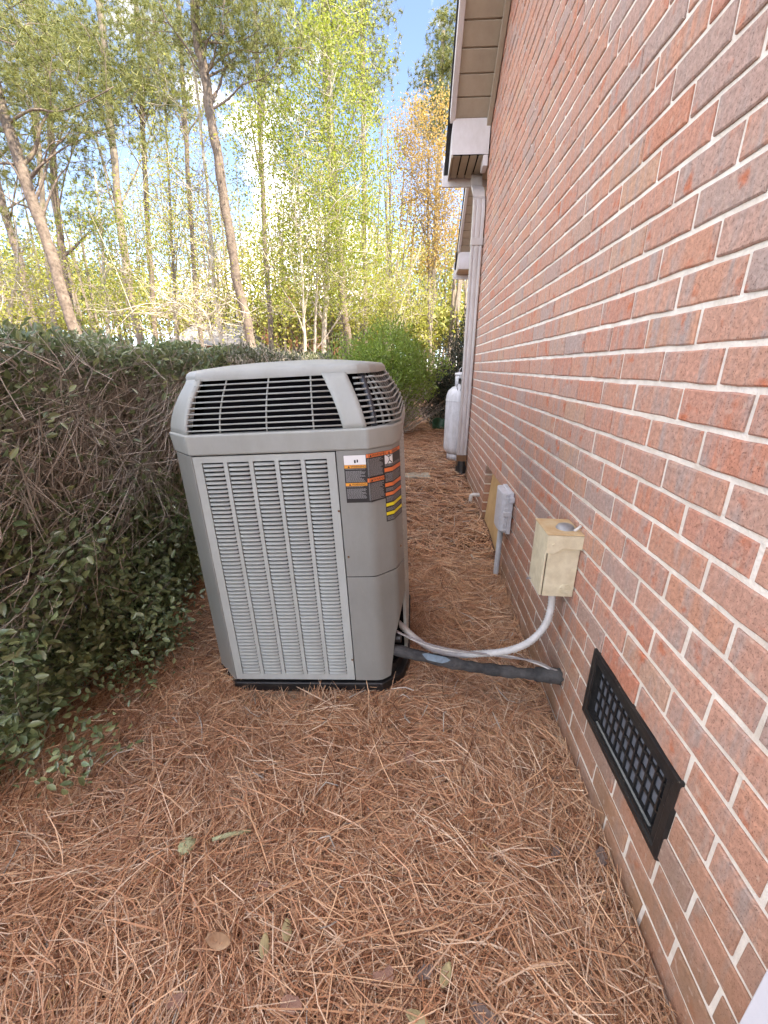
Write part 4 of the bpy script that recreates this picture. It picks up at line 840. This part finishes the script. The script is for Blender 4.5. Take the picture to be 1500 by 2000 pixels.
for (x, y, a, l_) in ((832, 1898, .5, .038), (1175, 1672, 1.3, .045), (1085, 1665, .9, .036), (945, 1985, -.6, .055)): litter('bark_chip', x, y, l_, l_*.5, M['greychip'], a, 'dark brown flake of pine bark lying in the straw', 'bark chip', 'brown bark flakes', .10, .0035, jag=.45)
p = ground_hit(365, 1652); lc = bmesh.new(); bmesh.ops.create_icosphere(lc, subdivisions=3, radius=.022)
for v in lc.verts: v.co *= 1+.35*math.sin(v.co.x*260+1)*math.sin(v.co.y*300)*math.cos(v.co.z*280); v.co.z *= .55
lm_ = bpy.data.meshes.new('lichen_clump'); lc.to_mesh(lm_); o = link('lichen_clump', lm_, M['lichen'], smooth=True); o.location = p; tag(o, 'small pale green lichen clump on the pine straw', 'lichen')
a, b = ground_hit(415, 1640), ground_hit(490, 1622)
tag(MB().tube([a, a*.6+b*.4+np.array([0, 0, .004]), b], [.005, .0065, .004], 8).build('lichened_stick', M['lichen'], smooth=True), 'short pale lichen covered stick beside the lichen clump', 'stick')

# ------------------------------------------------------------------ trees
def path_at(P, u):
    k = u*(len(P)-1); i = min(int(k), len(P)-2); return P[i]+(P[i+1]-P[i])*(k-i)
def tree(name, label_, grp, Y, trunk_px, d0, d1, crowns, lm, bark, ncl, nlf, lsz, kind='leaf', u0=.35, nlimb=14, clr=.34, bare_limbs=0, twr=.007):
    TP = [at(x, y, Y+dy) for (x, y, dy) in [(t if len(t) == 3 else (*t, 0)) for t in trunk_px]]
    base = TP[0].copy(); gy = float(gz(base[0], base[1])); e = TP[1]-TP[0]; base = base-e*((base[2]-gy+.1)/e[2]) if e[2] > .2 else base; TP = [base]+TP
    root = empty(name, tuple(base)); tag(root, label_, 'tree', grp)
    sp = [np.array(q) for q in smooth_path(TP, 5)]; n_ = len(sp); rads = [d0/2+(d1-d0)/2*(i/(n_-1))**.8 for i in range(n_)]; rads[0] *= 1.25
    tr = MB(); sp = [np.array(q) for q in smooth_path(sp, 4)]; n_ = len(sp); rads = [(d0/2+(d1-d0)/2*(i/(n_-1))**.8)*(1+.04*math.sin(i*.83+Y)+.035*math.sin(i*1.9+d0*50)) for i in range(n_)]; sp = [q+np.array([math.sin(i*.31+Y)+.4*math.sin(i*.77), math.cos(i*.23+Y), 0])*d0*.07 for i, q in enumerate(sp)]; tr.tube([q-base for q in sp], rads, 10)
    CR = []
    for (cx_, cy_, rx_, ry_, dy) in crowns:
        c = at(cx_, cy_, Y+dy); m_ = (Y+dy)/FPX*1.0; CR.append((c, rx_*m_*1.03, max(.6, rx_*m_*.8), ry_*m_*1.03))
    wts = np.array([c[1]*c[2]*c[3] for c in CR]); wts = wts**.8/sum(wts**.8); nodes = [(q, rads[i]) for i, q in enumerate(sp) if i > n_*u0*.8]
    def pick():
        c = CR[rng.choice(len(CR), p=wts)]; d = rng.normal(size=3); d /= np.linalg.norm(d); return c[0]+d*np.array(c[1:])*rng.random()**.42
    for k in range(nlimb):
        T = pick(); u = min(max(u0+(1-u0)*rng.random()**.8, u0), .98); S = path_at(sp, u)
        if S[2] > T[2]+.5: S = path_at(sp, max(u0, u*.7))
        R0 = (d0/2+(d1-d0)/2*u)*(.26 if k else .5); mid = S+(T-S)*.5+np.array([0, 0, .12*np.linalg.norm(T-S)])*(1 if kind != 'pine' else -.2)+rng.normal(0, .12, 3)*np.linalg.norm(T-S)*.5
        pth = [np.array(q) for q in smooth_path([S, S+(mid-S)*.5+rng.normal(0, .05, 3), mid, mid+(T-mid)*.5+rng.normal(0, .09, 3), T], 3)]
        rr = [max(R0*(1-i/(len(pth)-1))**1.1, .006)+.003 for i in range(len(pth))]; tr.tube([q-base for q in pth], rr, 6); nodes += [(q, rr[i]) for i, q in enumerate(pth) if i > 2]
    tr.build('trunk', bark, root, smooth=True)
    NP = np.array([q for q, _ in nodes]); A, B = [], []
    for k in range(ncl):
        T = pick(); dd = np.linalg.norm(NP-T, axis=1)+(NP[:, 2] > T[2])*.6; j = int(np.argmin(dd)); A.append(NP[j]); B.append(T)
        if k % 2 == 0: NP = np.vstack([NP, (NP[j]+T)/2])
    A, B = np.array(A), np.array(B); V, F_ = twigs(A-base, B-base, np.full(ncl, twr), .003, .12)
    ex = []
    if bare_limbs:
        bA = NP[rng.integers(0, len(NP), bare_limbs)]; bB = bA+rng.normal(0, .5, (bare_limbs, 3))+np.array([0, 0, .3]); ex = [twigs(bA-base, bB-base, .006, .002, .15)]
    V, F_ = join([(V, F_)]+ex); link('branches', mesh_np('branches', V, F_), bark, root)['kind'] = 'stuff'
    if kind == 'pine':                    # tufts of needles, each a burst of thin blades
        nt = ncl*nlf; tc = np.repeat(B, nlf, 0)+rng.normal(0, clr*.62, (ncl*nlf, 3))*np.array([1, 1, .6]); ax = unit(rng.normal(size=(nt, 3))+np.array([0, 0, .7])); per_ = 20
        C = np.repeat(tc, per_, 0); dirs = unit(np.repeat(ax, per_, 0)*.9+rng.normal(0, .75, (nt*per_, 3))); ln = rng.uniform(.6, 1.1, (nt*per_, 1))*lsz; sd = unit(np.cross(dirs, rng.normal(size=dirs.shape)))*.0055*max(1, Y/13)
        V = np.stack([C-sd, C+sd, C+dirs*ln], 1).reshape(-1, 3)-base; F_ = np.arange(len(C)*3).reshape(-1, 3)
    else:
        C = np.repeat(B, nlf, 0)+rng.normal(0, clr, (ncl*nlf, 3)); V, F_ = leaves(C-base, rng.uniform(.6, 1.2, len(C))*lsz, .72, None, .2, False)
    link('crown', mesh_np('crown', V, F_), lm, root)['kind'] = 'stuff'
    return root
PN = 'pines in the wood behind the hedge'; DN = 'leafing trees in the wood behind the hedge'
tree('pine_tree', 'thick leaning pine trunk with pinkish bark rising just over the hedge', PN, 9.5, [(152, 660), (85, 455), (20, 260), (-60, 0)], .25, .19, [(30, 90, 150, 120, 0), (190, 210, 90, 60, .5), (120, 250, 70, 40, 0), (-60, 260, 90, 80, 0)], M['needle'], M['bark'], 202, 6, .19, 'pine', .45, 12)
tree('pine_tree', 'tall crooked pine with dark trunk and one heavy angled limb', PN, 12, [(490, 665), (462, 540), (435, 370), (408, 200), (385, 60), (370, -90)], .26, .19, [(490, 60, 75, 65, 0), (430, 20, 90, 60, 0), (560, 110, 50, 40, 0), (330, 40, 90, 60, 0)], M['needle'], M['bark'], 187, 6, .19, 'pine', .55, 12, bare_limbs=30)
tree('pine_tree', 'slim pine trunk standing right behind the leaning pine', PN, 14, [(70, 655), (40, 520), (0, 380), (-40, 200)], .26, .18, [(10, 200, 110, 110, 0), (110, 150, 90, 80, 0), (60, 420, 60, 40, 0)], M['needle'], M['bark'], 171, 6, .2, 'pine', .5, 12)
tree('pine_tree', 'grey brown pine trunk with tufts hanging over the twiggy hedge', PN, 15, [(270, 655), (245, 520), (222, 300), (200, 60), (190, -80)], .27, .17, [(230, 60, 110, 90, 0), (300, 160, 70, 60, 0), (160, 340, 70, 50, 0), (130, 130, 90, 80, 0)], M['needle'], M['bark_grey'], 233, 6, .2, 'pine', .4, 14, bare_limbs=30)
tree('pine_tree', 'straight brown pine trunk at the end of the hedge', PN, 19, [(682, 690), (668, 560), (655, 380), (640, 150), (630, -60)], .36, .22, [(680, 50, 70, 60, 0), (600, 20, 90, 60, 0), (730, 150, 30, 40, 0)], M['needle'], M['bark'], 202, 6, .22, 'pine', .5, 12)
tree('pine_tree', 'distant pine beside the gap of blue sky near the roof edge', PN, 26, [(845, 690), (848, 520), (858, 300), (866, 60)], .36, .2, [(862, 150, 38, 60, 0), (850, 235, 40, 30, 0), (870, 60, 25, 40, 0)], M['needle'], M['bark_grey'], 187, 6, .25, 'pine', .4, 12)
tree('pine_tree', 'thin dark pine trunk left of the pale forked tree', PN, 18, [(142, 655), (125, 520), (108, 380), (95, 180), (80, -20)], .30, .2, [(100, 40, 110, 70, 0), (40, 330, 70, 60, 0), (170, 420, 60, 40, 0)], M['needle'], M['bark'], 171, 6, .22, 'pine', .4, 12)
tree('leafing_tree', 'big yellow green leafing tree with a tall broad crown', DN, 15, [(632, 680), (638, 560), (642, 400), (646, 230), (650, 90)], .20, .07, [(625, 170, 105, 120, 0), (675, 300, 85, 110, 0), (570, 320, 100, 110, .5), (640, 80, 70, 60, 0), (715, 410, 55, 90, 0), (620, 480, 120, 90, 0), (520, 260, 70, 80, .5)], M['spring'], M['bark_pale'], 1000, 30, .076, 'leaf', .25, 40, .17, bare_limbs=120)
tree('leafing_tree', 'slender pale trunked tree with sparse yellow green leaves by the tall pine', DN, 12.5, [(432, 665), (418, 560), (408, 400), (392, 250), (376, 100)], .15, .05, [(420, 520, 90, 80, 0), (370, 300, 90, 110, 0), (330, 430, 90, 80, 0)], M['spring2'], M['bark_pale'], 330, 14, .062, 'leaf', .25, 26, .16, bare_limbs=180)
tree('leafing_tree', 'copper orange budding tree next to the roof edge', DN, 20, [(840, 700), (838, 560), (836, 430), (838, 300)], .20, .06, [(835, 290, 62, 75, 0), (870, 400, 45, 70, 0), (800, 380, 40, 80, 0), (850, 480, 60, 50, 0), (790, 250, 25, 30, 0)], M['orange'], M['bark_grey'], 560, 24, .085, 'leaf', .25, 26, .18, bare_limbs=80)
tree('leafing_tree', 'white stemmed young tree just beyond the end of the hedge', DN, 13, [(596, 690), (592, 580), (586, 430), (580, 300)], .11, .04, [(580, 430, 80, 110, 0), (600, 300, 60, 60, 0), (540, 560, 70, 60, 0)], M['spring'], M['bark_pale'], 300, 20, .062, 'leaf', .25, 20, .16, bare_limbs=60)
tree('leafing_tree', 'second white stem close beside the young white stemmed tree', DN, 13.6, [(614, 690), (618, 580), (622, 450), (628, 330)], .10, .04, [(650, 430, 80, 90, 0), (680, 540, 80, 70, 0)], M['spring'], M['bark_pale'], 300, 20, .062, 'leaf', .25, 18, .16, bare_limbs=60)
tree('leafing_tree', 'small tree with lemon green leaves low behind the twiggy hedge', DN, 11.5, [(212, 660), (205, 560), (196, 440), (185, 330)], .12, .04, [(215, 580, 70, 70, 0), (190, 430, 60, 60, 0), (260, 470, 60, 60, 0)], M['spring'], M['bark_pale'], 280, 18, .058, 'leaf', .2, 18, .15, bare_limbs=80)
tree('leafing_tree', 'leaning thin tree under the copper orange crown', DN, 17, [(755, 700), (778, 620), (800, 540), (822, 480)], .14, .05, [(770, 560, 70, 80, 0), (720, 600, 60, 60, 0), (800, 620, 60, 60, 0)], M['spring2'], M['bark_pale'], 360, 20, .068, 'leaf', .2, 18, .17, bare_limbs=90)
tree('leafing_tree', 'bare pale branched sapling arching low over the hedge top', DN, 9, [(415, 665), (405, 640), (380, 605), (330, 585)], .06, .02, [(400, 610, 110, 45, 0), (300, 620, 80, 40, 0)], M['spring2'], M['bark_pale'], 80, 12, .05, 'leaf', .1, 26, .3, bare_limbs=110, twr=.008)
tree('leafing_tree', 'small pale leaf tree at the far left over the hedge', DN, 10.5, [(20, 665), (22, 600), (35, 520), (30, 430)], .10, .03, [(30, 590, 90, 60, 0), (90, 520, 60, 50, 0)], M['spring2'], M['bark_pale'], 240, 14, .055, 'leaf', .2, 18, .15, bare_limbs=100)
tree('leafing_tree', 'grey trunked tree with thin pale crown between the pines', DN, 21, [(345, 660), (338, 520), (330, 360), (320, 150)], .22, .07, [(330, 200, 100, 110, 0), (300, 380, 90, 90, 0), (370, 480, 90, 80, 0)], M['spring2'], M['bark_grey'], 420, 18, .08, 'leaf', .25, 26, .2, bare_limbs=140)
for (b0, b1, Yd, dd, txt) in ((110, 60, 17, .22, 'slim straight pine between the leaning pine and its neighbour'), (305, 270, 16, .20, 'slim straight grey brown pine right of the small lemon green tree'), (392, 352, 20, .24, 'slender upright pine just left of the crooked pine'), (530, 500, 18, .22, 'slender upright pine just right of the crooked pine'), (715, 708, 24, .26, 'slender far pine under the right side of the big green crown')):
    tree('pine_tree', txt, PN, Yd, [(b0, 665), (b0*.6+b1*.4, 480), (b0*.3+b1*.7, 280), (b1, 60), (b1-8, -60)], dd, dd*.6, [(b1, 60, 60, 70, 0), (b1+25, 190, 45, 35, 0), (b1-35, 160, 45, 40, 0)], M['needle'], M['bark_grey'] if Yd % 2 else M['bark'], 90, 6, .2, 'pine', .5, 12, bare_limbs=24)
# the wood farther back: stems and foliage that read as one mass
wd_c, wd_t = [], []
for (cx_, cy_, rx_, ry_, Y, n_) in ((120, 560, 190, 110, 30, 9000), (330, 600, 150, 70, 28, 7000), (560, 590, 140, 100, 27, 8000), (760, 590, 140, 110, 27, 9000), (880, 600, 70, 120, 30, 5000), (450, 480, 130, 80, 33, 4000), (700, 480, 140, 80, 32, 4500), (-120, 560, 160, 110, 30, 5000), (830, 640, 90, 40, 22, 4000), (60, 630, 120, 30, 20, 3000), (980, 560, 120, 140, 34, 5000), (1150, 560, 150, 140, 36, 3000)):
    c = at(cx_, cy_, Y); d = unit(rng.normal(size=(n_, 3)))*(rng.random((n_, 1))**.45); cl_ = rng.normal(0, 1, (60, 3)); wd_c.append(leaves(c+d*np.array([rx_, rx_*.8, ry_])*Y/FPX*np.where(1, 1, 1), rng.uniform(.7, 1.3, n_)*.19, .7, None, .2, False))
    k = 26; A = np.stack([c[0]+rng.uniform(-1, 1, k)*rx_*Y/FPX, c[1]+rng.uniform(-2, 2, k), np.full(k, .3)], -1); wd_t.append(twigs(A, A+np.stack([rng.normal(0, .5, k), rng.normal(0, .4, k), rng.uniform(4, 12, k)], -1), rng.uniform(.05, .13, k), .02, .03))
fw = empty('far_woodland', (0, 28, .3)); tag(fw, 'hazy mass of spring woodland far behind the trees', 'woodland', kind='stuff')
V, F_ = join(wd_c); link('woodland_foliage', mesh_np('wf', V-np.array([0, 28, .3]), F_), M['wood'], fw)['kind'] = 'stuff'
V, F_ = join(wd_t); link('woodland_stems', mesh_np('ws', V-np.array([0, 28, .3]), F_), M['bark_grey'], fw)['kind'] = 'stuff'
# dark pines on the horizon at the left
dk = []
for (cx_, cy_, rx_, ry_, Y, n_) in ((40, 540, 120, 70, 42, 5000), (200, 570, 90, 50, 44, 3500), (-160, 520, 120, 90, 42, 3000)):
    c = at(cx_, cy_, Y); d = unit(rng.normal(size=(n_, 3)))*(rng.random((n_, 1))**.4); dk.append(leaves(c+d*np.array([rx_, rx_*.6, ry_])*Y/FPX, rng.uniform(.7, 1.3, n_)*.34, .6, None, .2, False))
V, F_ = join(dk); o = link('far_pine_belt', mesh_np('far_pine_belt', V, F_), M['needle_dark']); tag(o, 'dark green belt of distant pines low at the left', 'woodland', kind='stuff')

# ------------------------------------------------------------------ the neighbour's house among the trees
nb = empty('neighbour_house', (-8, 36, .3)); tag(nb, 'distant brick house with chimney and grey roof half hidden by trees', 'house')
def P36(px, py, Y=36): q = at(px, py, Y); return (q[0]+8, q[1]-36, q[2]-.3)
x0, x1 = P36(330, 700)[0], P36(760, 700)[0]; ze = P36(500, 622)[2]; zt_ = P36(500, 590)[2]
MB().box((x0+1, 0, -.4), (x1, 8, ze)).build('wall', M['far_brick'], nb)
rfn = MB(); rfn.add([(x0, -.5, ze-.05), (x1+.4, -.5, ze-.05), (x1+.4, 4, zt_+.8), (x0, 4, zt_+.8), (x0, 8.5, ze-.05), (x1+.4, 8.5, ze-.05)], [(0, 1, 2, 3), (3, 2, 5, 4), (0, 3, 4), (1, 5, 2)]); rfn.build('roof', M['roofgrey'], nb)
cx0, cx1 = P36(546, 600)[0], P36(569, 600)[0]; ch = MB().box((cx0, .6, ze-.2), (cx1, 1.6, P36(556, 553)[2])).build('chimney', M['far_brick'], nb)
MB().box((cx0-.08, .52, P36(556, 553)[2]), (cx1+.08, 1.68, P36(556, 549)[2])).build('chimney_cap', M['far_brick'], ch)
gx0, gx1 = P36(572, 600)[0], P36(640, 600)[0]; zg = P36(600, 572)[2]
MB().add([(gx0, -.7, ze), (gx1, -.7, ze), ((gx0+gx1)/2, -.7, zg), (gx0, 2, ze), (gx1, 2, ze), ((gx0+gx1)/2, 2, zg)], [(0, 1, 2), (0, 2, 5, 3), (1, 4, 5, 2)]).build('gable', M['roofgrey'], nb)
for px in (655, 610, 700):
    wx0, wx1, wz0, wz1 = P36(px-8, 660)[0], P36(px+8, 660)[0], P36(px, 662)[2], P36(px, 634)[2]
    wf_ = MB().box((wx0, -.06, wz0), (wx1, -.005, wz1)).build('window', M['trim'], nb)
    for (a, b) in ((.08, .47), (.53, .92)): MB().box((wx0+.08, -.075, wz0+(wz1-wz0)*a), (wx1-.08, -.062, wz0+(wz1-wz0)*b)).build('pane', M['glass'], wf_)
# shed with a pale grey roof on the left
sh = empty('grey_roofed_shed', tuple(at(400, 700, 24)*np.array([1, 1, 0])+np.array([0, 0, .3]))); tag(sh, 'low building with a pale grey shingle roof behind the hedge', 'shed')
SX = 72/FPX*24; zE = at(400, 672, 24)[2]-.3; zR = at(400, 622, 24)[2]-.3
MB().box((-SX+.2, 0, -.3), (SX-.2, 5, zE)).build('wall', M['far_brick'], sh)
MB().add([(-SX, -.4, zE-.1), (SX, -.4, zE-.1), (SX*.72, 2.5, zR), (-SX*.72, 2.5, zR), (-SX, 5.4, zE-.1), (SX, 5.4, zE-.1)], [(0, 1, 2, 3), (3, 2, 5, 4), (0, 3, 4), (1, 5, 2)]).build('roof', M['roofgrey'], sh)
# overhead cables far left
for dz, wl2 in ((0, 'upper'), (22, 'lower')):
    A_, B_ = at(-60, 545+dz, 24), at(140, 592+dz, 30); ob = MB().tube([A_*(1-t)+B_*t+np.array([0, 0, -.25*math.sin(PI*t)]) for t in np.linspace(0, 1, 9)], .014, 5).build('overhead_cable', M['conduit']); tag(ob, f'{wl2} of two thin overhead cables crossing between the pines', 'cable', 'overhead cables')
